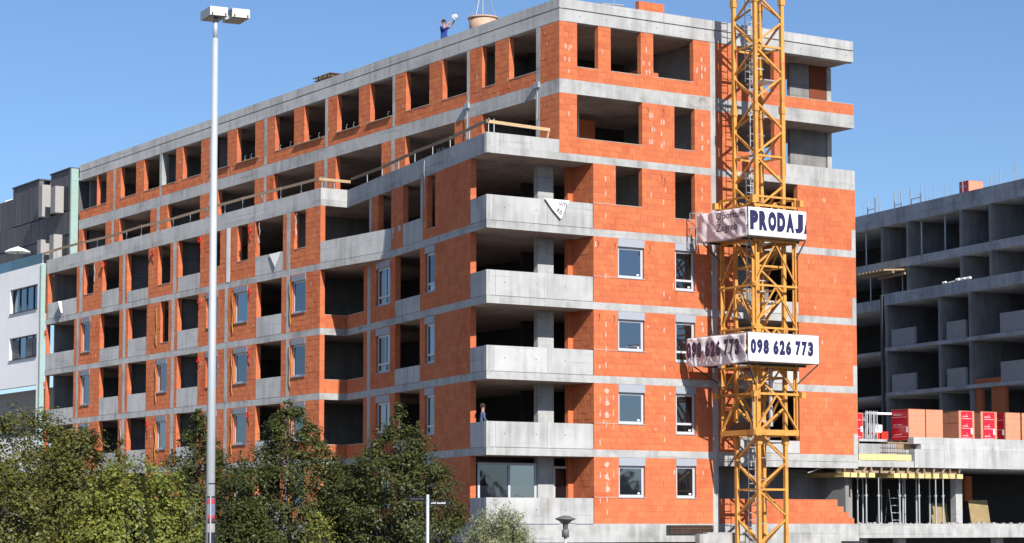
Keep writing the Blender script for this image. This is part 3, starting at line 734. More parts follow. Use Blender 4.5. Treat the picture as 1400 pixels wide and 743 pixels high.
mb = MB(); mb.abox(CXm - .95, CXm - .6, CYm - .5, CYm + .7, 3.84, 4.15); put(mb.build('hydraulic_box', M['rust']), cage)
mb = MB(); mb.tube([(CXm + .2, CYm - .5, 4.0), (CXm + .2, CYm - .5, 7.4)], .09, 10); put(mb.build('hydraulic_ram', M['steel']), cage)
for (x0, x1, y0, y1, zb) in ((10.27, 13.27, -3.65, -.65, 11.72), (9.91, 13.58, -4.02, -.42, 6.58)):
    mb = MB()
    for (a, b, c, d) in ((x0, x1, y0, y0 + .7), (x0, x1, y1 - .6, y1), (x0, x0 + .7, y0 + .7, y1 - .6), (x1 - .6, x1, y0 + .7, y1 - .6)): mb.abox(a, b, c, d, zb - .05, zb)
    put(mb.build('work_platform', M['timber']), cage)
    mb = MB()
    for (a, b, c, d) in ((x0, y0, x1, y0), (x1, y0, x1, y1), (x1, y1, x0, y1), (x0, y1, x0, y0)):
        for h in (.02, .55, 1.12): mb.bar((a, b, zb + h), (c, d, zb + h), .04)
        for t in (0, .33, .66): mb.bar((a + (c - a) * t, b + (d - b) * t, zb), (a + (c - a) * t, b + (d - b) * t, zb + 1.15), .04)
    put(mb.build('platform_rail', M['steel']), cage)
    for a, b in ((-1, -1), (1, -1), (1, 1), (-1, 1)):
        mb = MB(); mb.bar(Pc(a, b, zb - .9), Vector((x0 if a < 0 else x1, y0 if b < 0 else y1, zb - .06)), .05); put(mb.build('platform_bracket', M['dsteel']), cage)
        mb = MB(); mb.bar(Vector((x0 if a < 0 else x1, CYm + b * CH_, zb - .09)), Vector((CXm, CYm + b * CH_, zb - .09)), .09); put(mb.build('platform_joist', M['dsteel']), cage)
# grab rail sticking out at the back corner of the upper platform
mb = MB()
for z in (11.7, 12.3, 12.95): mb.tube([(10.25, -.62, z), (9.85, -.3, z), (9.85, -.75, z)], .018, 5)
for x, y in ((9.85, -.3), (9.85, -.75)): mb.tube([(x, y, 11.65), (x, y, 12.95)], .018, 5)
mb.build('grab_rail', M['steel'], CR)
def sheet(name, p0, p1, z0, z1, outn, m, wr, th=.012, nx=46, nz=14, slack=0.0, ragged=0.0):
    """hanging banner with folds; a closed thin sheet"""
    rnd = random.Random(41 + int(p0[0] * 10) + int(-p0[1] * 7)); p0 = Vector(p0); p1 = Vector(p1); n = Vector(outn)
    ph = [(rnd.uniform(0, 6), rnd.uniform(2, 9), rnd.uniform(-1.5, 1.5), rnd.uniform(.4, 1)) for _ in range(6)]
    V = []; F = []
    for side in (0, 1):
        for j in range(nz + 1):
            for i in range(nx + 1):
                u = i / nx; v = j / nz
                off = sum(a * math.sin(q + f * u * 6.28 / 1.6 + k * v * 4) for q, f, k, a in ph) / 3 * wr
                off += wr * 1.5 * max(0, 1 - abs((u * 1.3 + v * .5) % .42 - .2) / .05) * (1 if wr > .02 else 0)
                sag = -slack * math.sin(math.pi * u) * (1 - v) - ragged * math.sin(u * 9) * (1 - v)
                p = p0.lerp(p1, u) + n * (.03 + off + (th if side else 0)); p.z = z0 + (z1 - z0) * v + sag
                V.append(tuple(p))
    S = (nx + 1) * (nz + 1)
    for j in range(nz):
        for i in range(nx):
            a = j * (nx + 1) + i; F.append((a, a + nx + 1, a + nx + 2, a + 1)); a += S; F.append((a, a + 1, a + nx + 2, a + nx + 1))
    edge = [i for i in range(nx + 1)] + [j * (nx + 1) + nx for j in range(1, nz + 1)] + [nz * (nx + 1) + i for i in range(nx - 1, -1, -1)] + [j * (nx + 1) for j in range(nz - 1, 0, -1)]
    for a, b in zip(edge, edge[1:] + edge[:1]): F.append((a, b, b + S, a + S))
    me = bpy.data.meshes.new(name); me.from_pydata(V, [], F); me.materials.append(m)
    me.polygons.foreach_set('use_smooth', [True] * len(F)); bm = bmesh.new(); bm.from_mesh(me); bmesh.ops.recalc_face_normals(bm, faces=bm.faces); bm.to_mesh(me); bm.free()
    o = link(bpy.data.objects.new(name, me)); return o
def text(parent, txt, origin, u, outn, height, width, m, name='lettering', bold=0.0, clip=None, rot=0, shear=0):
    """flat lettering, extruded 2 mm, fitted to height x width"""
    cu = bpy.data.curves.new('t', 'FONT'); cu.body = txt; cu.size = 1; cu.extrude = .002; cu.offset = bold; cu.resolution_u = 4
    ob = bpy.data.objects.new('t', cu); COL.objects.link(ob); dg = bpy.context.evaluated_depsgraph_get(); dg.update()
    me = bpy.data.meshes.new_from_object(ob.evaluated_get(dg)); bpy.data.objects.remove(ob); bpy.data.curves.remove(cu)
    xs = [v.co.x for v in me.vertices]; ys = [v.co.y for v in me.vertices]
    x0, x1, y0, y1 = min(xs), max(xs), min(ys), max(ys)
    u = Vector(u).normalized(); n = Vector(outn).normalized(); up = Z; o0 = Vector(origin)
    for v in me.vertices:
        a = (v.co.x - x0) / (x1 - x0) * width; b = (v.co.y - y0) / (y1 - y0) * height
        if rot: a, b = a * math.cos(rot) - b * math.sin(rot), a * math.sin(rot) + b * math.cos(rot)
        v.co = o0 + u * a + up * b + n * (v.co.z)
    if clip is not None:
        bm = bmesh.new(); bm.from_mesh(me); geom = bm.verts[:] + bm.edges[:] + bm.faces[:]
        bmesh.ops.bisect_plane(bm, geom=geom, plane_co=Vector(clip), plane_no=u, clear_outer=True); bm.to_mesh(me); bm.free()
    me.name = name; me.materials.clear(); me.materials.append(m)
    o = link(bpy.data.objects.new(name, me)); put(o, parent); return o
def letters(parent, txt, origin, u, outn, height, lw, gap, m, bold, clip=None):
    x = 0; u = Vector(u)
    for ch in txt:
        if ch == ' ': x += lw * .62; continue
        w_ = lw * (.55 if ch == '1' else 1); text(parent, ch, Vector(origin) + u * x, u, outn, height, w_, m, bold=bold, clip=clip); x += w_ + gap
b1 = tag(sheet('banner', (10.25, -3.67, 0), (13.28, -3.67, 0), 11.70, 12.86, (0, -1, 0), M['banner'], .006), 'white banner reading PRODAJA on the front of the upper crane platform', 'banner', 'advertising banners on the crane')
letters(b1, 'PRODAJA', (10.31, -3.728, 11.94), (1, 0, 0), (0, -1, 0), .80, .43, .042, M['ink'], .085, (13.27, 0, 0))
b2 = tag(sheet('banner', (9.98, -.66, 0), (10.25, -3.66, 0), 11.66, 12.86, (-1, 0, 0), M['pinkban'], .06, slack=.05), 'wrinkled pinkish banner reading Oportum Zagreb on the upper crane platform left side', 'banner', 'advertising banners on the crane')
text(b2, 'Oportum', (9.90, -2.0, 12.38), (.09, -1, 0), (-1, 0, 0), .37, 1.7, M['ink2'], bold=.012)
text(b2, 'Zagreb', (9.90, -2.02, 11.86), (.09, -1, 0), (-1, 0, 0), .42, 1.25, M['ink2'], bold=.012)
b3 = tag(sheet('banner', (9.89, -4.04, 0), (13.56, -4.04, 0), 6.53, 7.68, (0, -1, 0), M['banner'], .006), 'bright white banner with phone number 098 626 773 on the lower crane platform front', 'banner', 'advertising banners on the crane')
letters(b3, '098 626 773', (9.99, -4.098, 6.84), (1, 0, 0), (0, -1, 0), .60, .285, .045, M['ink'], .07)
b4 = tag(sheet('banner', (9.58, -.44, 0), (9.89, -4.03, 0), 6.50, 7.66, (-1, 0, 0), M['whiteban'], .06, slack=.06), 'creased greyish banner with phone number on the lower crane platform left side', 'banner', 'advertising banners on the crane')
letters(b4, '098 626 773', (9.40, -.60, 6.80), Vector((.086, -1, 0)).normalized(), (-1, -.086, 0), .66, .275, .045, M['ink2'], .07)
# torn banner hanging over a balcony
me = bpy.data.meshes.new('torn_banner')
tv = [(2.72, 13.06), (3.95, 13.06), (3.72, 12.72), (3.55, 12.32), (3.45, 12.26), (3.05, 12.62)]
V = [(x, -.03 - .02 * (i % 2), z) for i, (x, z) in enumerate(tv)] + [(x, -.018 - .02 * (i % 2), z) for i, (x, z) in enumerate(tv)]
F = [tuple(range(6)), tuple(range(11, 5, -1))] + [(i, i + 6, (i + 1) % 6 + 6, (i + 1) % 6) for i in range(6)]
me.from_pydata(V, [], F); me.materials.append(M['cloth']); b5 = link(bpy.data.objects.new('torn_banner', me))
tag(b5, 'torn white banner scrap with letters um and ab over the top balcony parapet', 'banner')
text(b5, 'um', (3.42, -.062, 12.86), (1, 0, 0), (0, -1, 0), .16, .36, M['ink2'], rot=-.25); text(b5, 'ab', (3.3, -.062, 12.62), (1, 0, 0), (0, -1, 0), .2, .28, M['ink2'], rot=-.7)
mb = MB(); mb.tube([(2.74, -.06, 13.02), (3.1, -.07, 12.6), (3.5, -.07, 12.24)], .022, 6); put(mb.build('rope_edge', M['dsteel']), b5)
me = bpy.data.meshes.new('torn_sheet'); V = [(WX - .03, 22.1, 12.93), (WX - .03, 20.9, 12.95), (WX - .05, 21.45, 12.25), (WX - .018, 22.1, 12.93), (WX - .018, 20.9, 12.95), (WX - .038, 21.45, 12.25)]
me.from_pydata(V, [], [(0, 1, 2), (5, 4, 3), (0, 3, 4, 1), (1, 4, 5, 2), (2, 5, 3, 0)]); me.materials.append(M['cloth'])
tag(link(bpy.data.objects.new('torn_sheet', me)), 'small white triangle of sheeting hanging on a concrete apron of the fifth floor long side', 'sheet')
mb = MB(); pts = []
for i in range(12): pts.append((WX - .05 - .03 * (i % 2), 49.1 - .03 * i, 12.85 - .06 * i))
mb.tube(pts, [.10, .13, .08, .12, .09, .07, .1, .06, .09, .05, .06, .03], 7); o = mb.build('white_rag', M['cloth']); tag(o, 'white rag hung over the far left concrete apron of the fifth floor', 'rag')

# ------------------------------------------------------------------ roof: worker, skip, pallets
def person(name, label, joints, edges, matfun, group=None, loc=None, root=0):
    me = bpy.data.meshes.new(name); me.from_pydata([j[0] for j in joints], edges, [])
    ob = link(bpy.data.objects.new(name + '_rig', me)); ob.modifiers.new('s', 'SKIN'); sb = ob.modifiers.new('d', 'SUBSURF'); sb.levels = 1; sb.render_levels = 1
    for i, j in enumerate(joints):
        sv = me.skin_vertices[0].data[i]; r = j[1]; sv.radius = r if isinstance(r, tuple) else (r, r); sv.use_root = (i == root)
    dg = bpy.context.evaluated_depsgraph_get(); dg.update(); nm = bpy.data.meshes.new_from_object(ob.evaluated_get(dg)); bpy.data.objects.remove(ob)
    names = ['skin', 'top', 'trousers', 'shoe']; nm.materials.clear()
    for k in matfun['mats']: nm.materials.append(M[k])
    for p in nm.polygons: p.material_index = matfun['f'](p.center); p.use_smooth = True
    nm.name = name; o = link(bpy.data.objects.new(name, nm)); o.location = loc; tag(o, label, 'person'); return o
def hand(J, E, w, d, side, palm=.085):
    """wrist index w, pointing direction d: palm, four fingers, a thumb"""
    d = Vector(d).normalized(); sd = Vector(side).normalized(); base = Vector(J[w][0])
    J.append((tuple(base + d * palm), (.028, .018))); pi = len(J) - 1; E.append((w, pi))
    for k, (o, L) in enumerate(((-.03, .062), (-.01, .074), (.01, .07), (.03, .055))):
        a = base + d * (palm + .03) + sd * o; J.append((tuple(a), .009)); E.append((pi, len(J) - 1))
        J.append((tuple(a + d * L + Vector((0, 0, -.012))), .007)); E.append((len(J) - 2, len(J) - 1))
    a = base + d * .045 - sd * .05; J.append((tuple(a), .010)); E.append((w, len(J) - 1)); J.append((tuple(a + d * .04 - sd * .01), .009)); E.append((len(J) - 2, len(J) - 1))
def body(armL, armR, lean=(0, 0), stride=.0):
    lx_, ly_ = lean
    J = [((0, 0, .95), (.15, .11)), ((lx_ * .4, ly_ * .4, 1.15), (.145, .105)), ((lx_ * .8, ly_ * .8, 1.36), (.16, .11)), ((lx_, ly_, 1.47), (.075, .07)), ((lx_ * 1.1, ly_ * 1.1, 1.54), (.06, .06)),
         ((lx_ * 1.2, ly_ * 1.2, 1.62), (.088, .095)), ((lx_ * 1.25, ly_ * 1.25, 1.71), (.085, .095)), ((lx_ * 1.25, ly_ * 1.25, 1.76), (.05, .06))]
    E = [(i, i + 1) for i in range(7)]
    for s in (-1, 1):
        b = len(J); J += [((s * .10, 0, .86), (.088, .09)), ((s * .11, -.03 + s * stride, .48), (.062, .062)), ((s * .12, .02 + s * stride, .09), (.042, .045)), ((s * .13, -.16 + s * stride, .045), (.042, .035))]
        E += [(0, b), (b, b + 1), (b + 1, b + 2), (b + 2, b + 3)]
    for s, arm in ((-1, armL), (1, armR)):
        b = len(J); J += [((lx_ + s * .185, ly_, 1.40), .06), (tuple(arm[0]), .043), (tuple(arm[1]), .030)]; E += [(2, b), (b, b + 1), (b + 1, b + 2)]
        hand(J, E, b + 2, Vector(arm[1]) - Vector(arm[0]) + Vector(arm[2]), (0, 1, 0) if abs((Vector(arm[1]) - Vector(arm[0])).y) < .1 else (1, 0, 0))
    return J, E
def clothes(top, sleeve=1.2):
    return dict(mats=['skin', top, 'jean', 'dsteel'], f=lambda c: 3 if c.z < .1 else 2 if c.z < .98 else (1 if c.z < 1.46 and abs(c.x) < .3 and c.y > -.2 and c.y < .2 else 0))
J, E = body(((-.2, -.22, 1.30), (-.02, -.36, 1.56), (.3, -.1, .2)), ((.34, -.12, 1.52), (.33, -.34, 1.74), (0, -.1, .2)))
wk = person('person', 'worker in blue t-shirt and trousers on the roof edge, raising a white helmet', J, E, clothes('blue'), loc=(4.25, 10.4, 20.75))
wk.rotation_euler = (0, 0, R_(10))
mb = MB(); mb.lathe((-.0, .02, 1.63), [(0.105, .0), (.112, .05), (.10, .11), (.06, .15), (0.001, .165)], 14); h = mb.build('hair', M['hair'], None, True); h.parent = wk
mb = MB()
for s in (-.035, .035): mb.tube([(s, -.085, 1.655), (s, -.098, 1.655)], .012, 6)
mb.tube([(-.025, -.098, 1.585), (.025, -.098, 1.585)], .008, 5); mb.tube([(0, -.085, 1.64), (0, -.118, 1.615)], [.012, .016], 6)
for s in (-1, 1): mb.tube([(s * .085, 0, 1.60), (s * .10, .01, 1.66)], .018, 6)
f_ = mb.build('face_features', M['skin'], None, True); f_.parent = wk
mb = MB(); mb.lathe((0, 0, 0), [(.16, -.015), (.165, .0), (.135, .01), (.13, .06), (.11, .12), (.06, .16), (.001, .17)], 18); mb.lathe((0, 0, 0), [(.001, -.02), (.16, -.015)], 18)
hh = mb.build('hard_hat', M['white'], None, True); hh.location = (4.63, 10.12, 22.62); hh.rotation_euler = (1.0, .5, 0); tag(hh, 'white hard hat held up beside the face of the worker on the roof', 'helmet')
J, E = body(((-.27, -.05, 1.15), (-.22, -.22, 1.02), (.2, -.3, 0)), ((.27, -.03, 1.15), (.24, -.2, 1.05), (-.2, -.3, 0)), lean=(0, -.03))
p2 = person('person', 'person in pale blue work clothes in the shaded left end of a balcony', J, E, clothes('paleblue'), loc=(.50, 1.12, 3.0)); p2.rotation_euler = (0, 0, R_(70))
mb = MB(); mb.lathe((0, -.02, 1.63), [(0.105, .0), (.112, .05), (.10, .11), (.06, .15), (0.001, .165)], 14); h = mb.build('hair', M['hair'], None, True); h.parent = p2

SK = thing('concrete_skip', 'tan round concrete skip hanging on chains above the roof edge', 'skip', (5.2, 8.6, 21.4))
mb = MB(); mb.lathe((5.2, 8.6, 0), [(.001, 21.2), (.35, 21.23), (.60, 21.7), (.655, 22.34), (.62, 22.34), (.57, 21.75), (.001, 21.3)], 28); mb.build('skip_body', M['bucket'], SK, True)
mb = MB(); mb.lathe((5.2, 8.6, 0), [(.655, 22.3), (.70, 22.3), (.70, 22.37), (.63, 22.37), (.63, 22.3)], 28); mb.build('skip_rim', M['bucket'], SK, True)
for k in range(4):
    t = k * math.pi / 2 + .5; mb = MB(); mb.tube([(5.2 + .66 * math.cos(t), 8.6 + .66 * math.sin(t), 22.34), (5.2, 8.6, 24.2)], .016, 5); mb.build('chain', M['steel'], SK)
for q in (-.05, .05): mb = MB(); mb.tube([(5.2 + q, 8.6 - q, 24.2), (5.2 + q, 8.6 - q, 30)], .014, 5); mb.build('hoist_rope', M['steel'], SK)
mb = MB(); mb.bar((5.2 - .04, 8.6, 22.3), (5.2 - .04, 8.6, 23.6), .05); mb.build('skip_handle', M['steel'], SK)

def pallet_stack(x, y, z, n, w=1.2, d=.9, rnd=random.Random(5)):
    t = thing('wooden_pallets', 'stack of old wooden pallets standing on the roof edge', 'pallets', (x, y, z))
    for k in range(n):
        mb = MB(); ox, oy = rnd.uniform(-.06, .06), rnd.uniform(-.08, .08); zb = z + k * .15
        for i in range(6): mb.abox(x + ox - d / 2 + i * d / 6, x + ox - d / 2 + i * d / 6 + .1, y + oy - w / 2, y + oy + w / 2, zb + .12, zb + .143)
        for yy in (-.5, -.05, .4): mb.abox(x + ox - d / 2, x + ox + d / 2, y + oy + yy, y + oy + yy + .1, zb, zb + .119)
        mb.build('pallet', M['timber'], t)
    return t
pallet_stack(4.3, 21.4, 20.75, 7, 1.9)
t = thing('brick_stack', 'low row of loose orange bricks on the front roof edge', 'bricks', (8.2, .5, 20.75))
for i in range(4):
    for k in range(4): mb = MB(); mb.abox(7.7 + i * .33, 8.02 + i * .33, .3, .55, 20.752 + k * .27, 21.018 + k * .27); mb.build('brick', M['brick_o'], t)
t = thing('steel_prop', 'short steel stub with a hook lying on the front roof edge', 'steel bits', (6.2, .5, 20.75))
mb = MB(); mb.tube([(5.8, .3, 21.46), (6.9, .3, 21.52)], .04, 6); mb.tube([(6.4, .3, 21.5), (6.45, .3, 21.85)], .02, 5); mb.abox(5.7, 6.9, .3, .5, 20.752, 21.45); mb.build('stub', M['steel'], t)

# ------------------------------------------------------------------ podium beside the block
PD = thing('concrete_podium', 'low unfinished concrete podium right of the brick block, open ground floor and thick edge beam', 'building', (29, 3, -3.4))
def pbox(name, x0, x1, y0, y1, z0, z1, m='conc'):
    mb = MB(); mb.abox(x0, x1, y0, y1, z0, z1); return mb.build(name, M[m], PD)
pbox('floor_slab', XR + .01, 48, .0, 22, -.62, 0); pbox('slab_edge', XR + .01, 21.0, -.012, .3, -.44, -.002); pbox('slab_edge', 21.01, 24.6, -.01, .3, -.46, -.003)
for i, (a, b) in enumerate(((22.52, 24.3), (24.31, 26.9), (26.91, 29.5), (29.51, 32.2), (32.21, 35), (35.01, 38))):
    pbox('edge_beam', a, b, -.03 - .004 * (i % 2), .35, 2.50, 3.32, 'conc_p'); pbox('edge_beam', a + .4, b + .395, -.008, .34, 3.325, 3.56, 'conc_p'); pbox('upstand', a, b - .006, .03, .36, 3.565, 3.86, 'conc_p')
pbox('roof_slab', XR + .01, 48, .36, 22, 2.52, 3.30); pbox('roof_slab', XR + .01, 22.5, .02, .355, 2.50, 2.78)
pbox('formwork_board', XR + .05, 22.35, .005, .3, 2.80, 3.06, 'form_y')
mb = MB()
for i in range(26): x = XR + .12 + i * .083; mb.abox(x, x + .07, .06, .10, 3.07, 3.52)
mb.build('ribbed_sheet', M['conc_p'], PD, stuff=True)
mb = MB()
for i in range(17): x = XR + 1.45 + i * .1; mb.tube([(x, .05, 3.05), (x + .02, .05, 3.6)], .011, 4)
for z in (3.15, 3.35, 3.55): mb.tube([(XR + 1.3, .04, z), (22.5, .04, z)], .011, 4)
mb.build('rebar_cage', M['rust'], PD, stuff=True)
pbox('column', 26.48, 26.88, 1.55, 1.9, .001, 2.499); pbox('column', 32.5, 32.9, 1.55, 1.9, .001, 2.499)
pbox('inner_wall', 19.4, 48, 9, 9.2, .001, 2.51, 'core'); pbox('brick_pier', 30.4, 30.85, 5, 5.3, 1.1, 2.3, 'brick'); pbox('brick_pier', 21.3, 21.7, 5, 5.3, .001, 2.5, 'brick')
pbox('inner_wall', 19.5, 19.9, 1.2, 4, .001, 2.5, 'conc_in')
pbox('base_wall', 18, 48, 2, 2.2, -3.4, -.63, 'core'); pbox('base_wall', 14.3, 20.2, .55, .8, -3.4, -.63, 'conc')
for x in (22, 28, 34): pbox('column', x, x + .4, .5, .9, -3.4, -.63)
mb = MB(); rr = random.Random(11)
for i in range(90):
    x = rr.uniform(19.4, 31); y = rr.uniform(.15, .8); s = rr.uniform(.02, .07); mb.abox(x, x + s * 2, y, y + s * 1.4, .001, s)
o = mb.build('rubble', M['block']); o['kind'] = 'stuff'
# foundation wall in front of the gable
mb = MB(); mb.abox(9.6, 17.2, -1.15, -.85, -3.4, -.42); mb.abox(10.0, 17.0, -1.16, -.83, -.42, -.36)
o = mb.build('foundation_wall', M['conc']); tag(o, 'low rough concrete foundation wall at the foot of the crane', 'wall')
# formwork beams and props under the podium slab
ORD = ['leftmost', 'second', 'third', 'fourth', 'fifth', 'sixth', 'seventh', 'eighth', 'ninth', 'tenth', 'eleventh', 'twelfth', 'thirteenth', 'fourteenth', 'fifteenth']
def nth(i): return ORD[0] if i == 0 else ORD[i] + ' from the left'
NB_ = 0
H0 = None
for i in range(15):
    x = 18.3 + i * .485
    if i in (4, 5): continue
    mb = MB(); mb.abox(x + .02, x + .36, .0 - .08 * (i % 3 == 0), 2.4, 2.03, 2.23)
    for q in (2.03, 2.19): mb.abox(x + .01, x + .37, .02, 2.38, q, q + .042)
    o = mb.build('formwork_beam', M['form_y']); tag(o, nth(NB_) + ' of the yellow formwork beam ends under the podium slab', 'beam', 'formwork beams under the podium slab'); NB_ += 1
for j, (y, z) in enumerate(((.25, 2.30), (1.9, 2.30))):
    mb = MB(); mb.abox(18.2, 25.4, y, y + .09, z - .06, z + .08); o = mb.build('formwork_bearer', M['timber']); tag(o, ('front' if j == 0 else 'rear') + ' long timber bearer lying on the yellow formwork beams', 'beam')
for i in range(14):
    x = 18.4 + i * .52; mb = MB(); e = .12 * ((i * 7) % 3 - 1); mb.bar((x + .1, .05, 2.27), (x + .17 + e, .06, 2.48), .05, .06); mb.abox(x, x + .4, .3, .42, 2.385, 2.46); mb.bar((x + .2 + e, .2, 2.27), (x + .21, .2, 2.49), .05, .06)
    o = mb.build('timber_wedge', M['timber']); tag(o, nth(i) + ' of the timber cleats above the yellow formwork beams', 'cleat', 'timber cleats under the podium slab')
def prop(first, x, y, i):
    if first is None:
        t = thing('steel_prop', '', '', (0, 0, 0))
        mb = MB(); mb.tube([(0, 0, 0), (0, 0, 1.25)], .038, 8); mb.build('outer_tube', M['steel'], t)
        mb = MB(); mb.tube([(0, 0, 1.2), (0, 0, 2.01)], .028, 8); mb.build('inner_tube', M['steel'], t)
        mb = MB(); mb.abox(-.07, .07, -.07, .07, .001, .012); mb.build('base_plate', M['steel'], t)
        mb = MB(); mb.abox(-.08, .08, -.05, .05, 2.012, 2.028); mb.build('head_plate', M['steel'], t)
        mb = MB(); mb.tube([(-.09, 0, 1.24), (.09, .0, 1.27)], .018, 6); mb.tube([(0, 0, 1.18), (0, 0, 1.3)], .052, 8); mb.build('collar', M['steel'], t)
        r = t
    else:
        r = first.copy(); link(r)
        for c in first.children: d = c.copy(); link(d); d.parent = r
    r.location = (x, y, .001); tag(r, nth(i) + (' of the sunlit steel props at the podium front edge' if y < .7 else ' of the shaded steel props further back in the podium'), 'steel prop', 'steel props in the podium, ' + ('front row' if y < .7 else 'rear rows'))
    return r
P0 = None; cnt = [0, 0]
for x, y in sorted(((19.97, .35), (20.74, .4), (21.93, .35), (23.05, .3), (24.1, .35), (24.6, .4), (19.6, 1.5), (20.3, 1.3), (22.9, 1.2), (23.3, 1.5), (23.9, 1.4), (24.9, 1.6), (22.5, 2.2), (21.4, 2.2))):
    r = prop(P0, x, y, cnt[y > .7]); P0 = P0 or r; cnt[y > .7] += 1
t = thing('step_ladder', 'grey folding step ladder standing in the shade among the steel props', 'ladder', (22.9, 1.9, 0))
mb = MB(); lad(mb, 23.0, 1.7, .001, 1.55, -.22, .55, .33, .02); mb.build('ladder_front', M['alu'], t)
mb = MB(); lad(mb, 22.55, 2.3, .001, 1.55, .2, .5, 1.0, .018); mb.build('ladder_back', M['dsteel'], t)
for x, y, w_, h_, lab in ((25.6, 2.2, 1.15, .95, 'brown plywood panel leaning left of the podium column'), (27.85, 2.0, 1.35, 1.12, 'brown plywood panel leaning right of the podium column')):
    mb = MB(); o_ = Vector((x, y, 0)); mb.box(o_, Vector((1, .1, 0)).normalized(), Vector((0, .18, 1)).normalized(), Vector((0, -1, .18)).normalized(), 0, w_, .002, h_, 0, .03)
    o = mb.build('plywood_panel', M['ply']); tag(o, lab, 'plywood')
mb = MB(); mb.tube([(16.6, .3, 2.2), (17.2, .15, 2.4), (18.2, .05, 2.52)], .02, 6); o = mb.build('bent_pipe', M['white']); tag(o, 'thin pale pipe hanging aslant at the right end of the ground floor opening', 'pipe')

# brick pallets on the podium
def brick_pallet(x, y, z, wx_, wy, film, lab, h=1.5, rot=0):
    t = thing('brick_pallet', lab, 'brick pallet', (x, y, z), 'brick pallets wrapped in film on the podium')
    mb = MB()
    for i in range(4): mb.abox(x + i * wx_ / 4 + .02, x + i * wx_ / 4 + wx_ / 4 - .03, y, y + wy, z + .09, z + .115)
    for yy in (0, wy / 2 - .04, wy - .09): mb.abox(x, x + wx_, y + yy, y + yy + .09, z, z + .089)
    mb.build('pallet', M['timber_l'], t)
    nz = 5; hz = (h - .12) / nz
    for k in range(nz):
        for i in range(2):
            for j in range(2):
                mb = MB(); e = random.uniform(-.004, .004)
                mb.abox(x + i * wx_ / 2 + .003 + e, x + (i + 1) * wx_ / 2 - .003 + e, y + j * wy / 2 + .003 + e, y + (j + 1) * wy / 2 - .003, z + .12 + k * hz, z + .12 + (k + 1) * hz - .003)
                mb.build('brick', M['pbrick'], t)
    def film_panel(side, a, b):
        mb = MB(); zb, zt = z + .13, z + h - .03
        if side == 'f': mb.abox(x + a, x + b, y - .016, y - .012, zb, zt)
        else: mb.abox(x - .016, x - .012, y + a, y + b, zb, zt)
        f = mb.build('wrapping_film', M['film'], t)
        mb = MB(); rr = random.Random(int(x * 7))
        for k in range(3):
            zc = zb + (zt - zb) * (.16 + .33 * k)
            for q in range(9):                                   # small unreadable print on the film
                p = a + (b - a) * (.12 + .5 * q / 9); wq = (b - a) * .035
                hq = rr.uniform(.02, .05)
                if side == 'f': mb.abox(x + p, x + p + wq, y - .0195, y - .017, zc, zc + hq)
                else: mb.abox(x - .0195, x - .017, y + b - (p - a) - wq, y + b - (p - a), zc, zc + hq)
            if side == 'f': mb.abox(x + a + .04, x + b - .06, y - .0195, y - .017, zc - .09, zc - .075); mb.bar((x + (a + b) * .5 - .06, y - .018, zc + .06), (x + (a + b) * .5 + .02, y - .018, zc + .13), .03, .003)
            else: mb.abox(x - .0195, x - .017, y + a + .06, y + b - .04, zc - .09, zc - .075)
        put(mb.build('film_print', M['filmw']), f)
        mb = MB()
        if side == 'f': mb.abox(x + b - .1, x + b + .02, y - .024, y - .02, z + .45, z + .7)
        else: mb.abox(x - .024, x - .02, y + a - .02, y + a + .1, z + .45, z + .7)
        put(mb.build('delivery_note', M['cloth']), f)
    for s, a, b in film: film_panel(s, a, b)
    mb = MB(); mb.abox(x - .01, x + wx_ + .01, y - .01, y + wy + .01, z + h, z + h + .006); mb.build('film_top', M['pbrick'], t)
    return t
ZP = 3.31
brick_pallet(22.9, .75, ZP + .35, 1.0, 1.15, [('l', .05, 1.1)], 'brick pallet with dark red film on its left side, leftmost big one in the row')
brick_pallet(23.96, .75, ZP + .35, 1.02, 1.15, [], 'plain orange brick pallet, second from the left in the row')
brick_pallet(25.92, .7, ZP + .35, .98, 1.2, [('f', .15, .83)], 'brick pallet with bright red printed front, left one of the red fronted pair')
brick_pallet(27.3, .7, ZP + .35, 1.02, 1.1, [('f', .14, .86)], 'brick pallet with bright red printed front, right one of the red fronted pair')
brick_pallet(28.92, .75, ZP + .35, .95, 1.1, [('l', .1, 1.1)], 'orange brick pallet with a narrow dark red side strip, right end of the row')
brick_pallet(29.98, .75, ZP + .35, .95, 1.1, [], 'orange brick pallet cut by the right edge of the photo')
brick_pallet(19.95, 1.6, ZP + .35, .98, 1.0, [('f', .05, .93)], 'brick pallet in bright red film directly beside the brick gable edge', h=1.3)
mb = MB(); mb.abox(19.2, 31, 1.3 - .55, 2.2, ZP + .001, ZP + .34); o = mb.build('timber_dunnage', M['timber']); tag(o, 'flat timber dunnage under the row of brick pallets on the podium', 'dunnage')
t = thing('frame_stack', 'stack of galvanised scaffold frames standing left of the brick pallets', 'scaffold frames', (20.8, 1.3, ZP))
for i in range(7):
    mb = MB(); x = 21.0 + i * .11; y = 1.5 + .03 * (i % 2)
    mb.tube([(x, y, ZP + .01), (x + .03, y, ZP + 1.75)], .024, 6); mb.tube([(x + .03, y + .7, ZP + .01), (x + .05, y + .7, ZP + 1.7)], .024, 6)
    for zq in (.5, 1.15, 1.65): mb.tube([(x, y, ZP + zq), (x + .03, y + .7, ZP + zq)], .016, 5)
    mb.tube([(x, y, ZP + .5), (x + .09, y, ZP + 1.2)], .014, 5)
    mb.build('scaffold_frame', M['steel'], t)
mb = MB(); mb.tube([(21.1, 1.6, 4.95), (22.9, 1.9, 4.98)], .055, 8); o = mb.build('long_pipe', M['plaster']); tag(o, 'pale horizontal pipe between the scaffold frames and the first brick pallet', 'pipe')
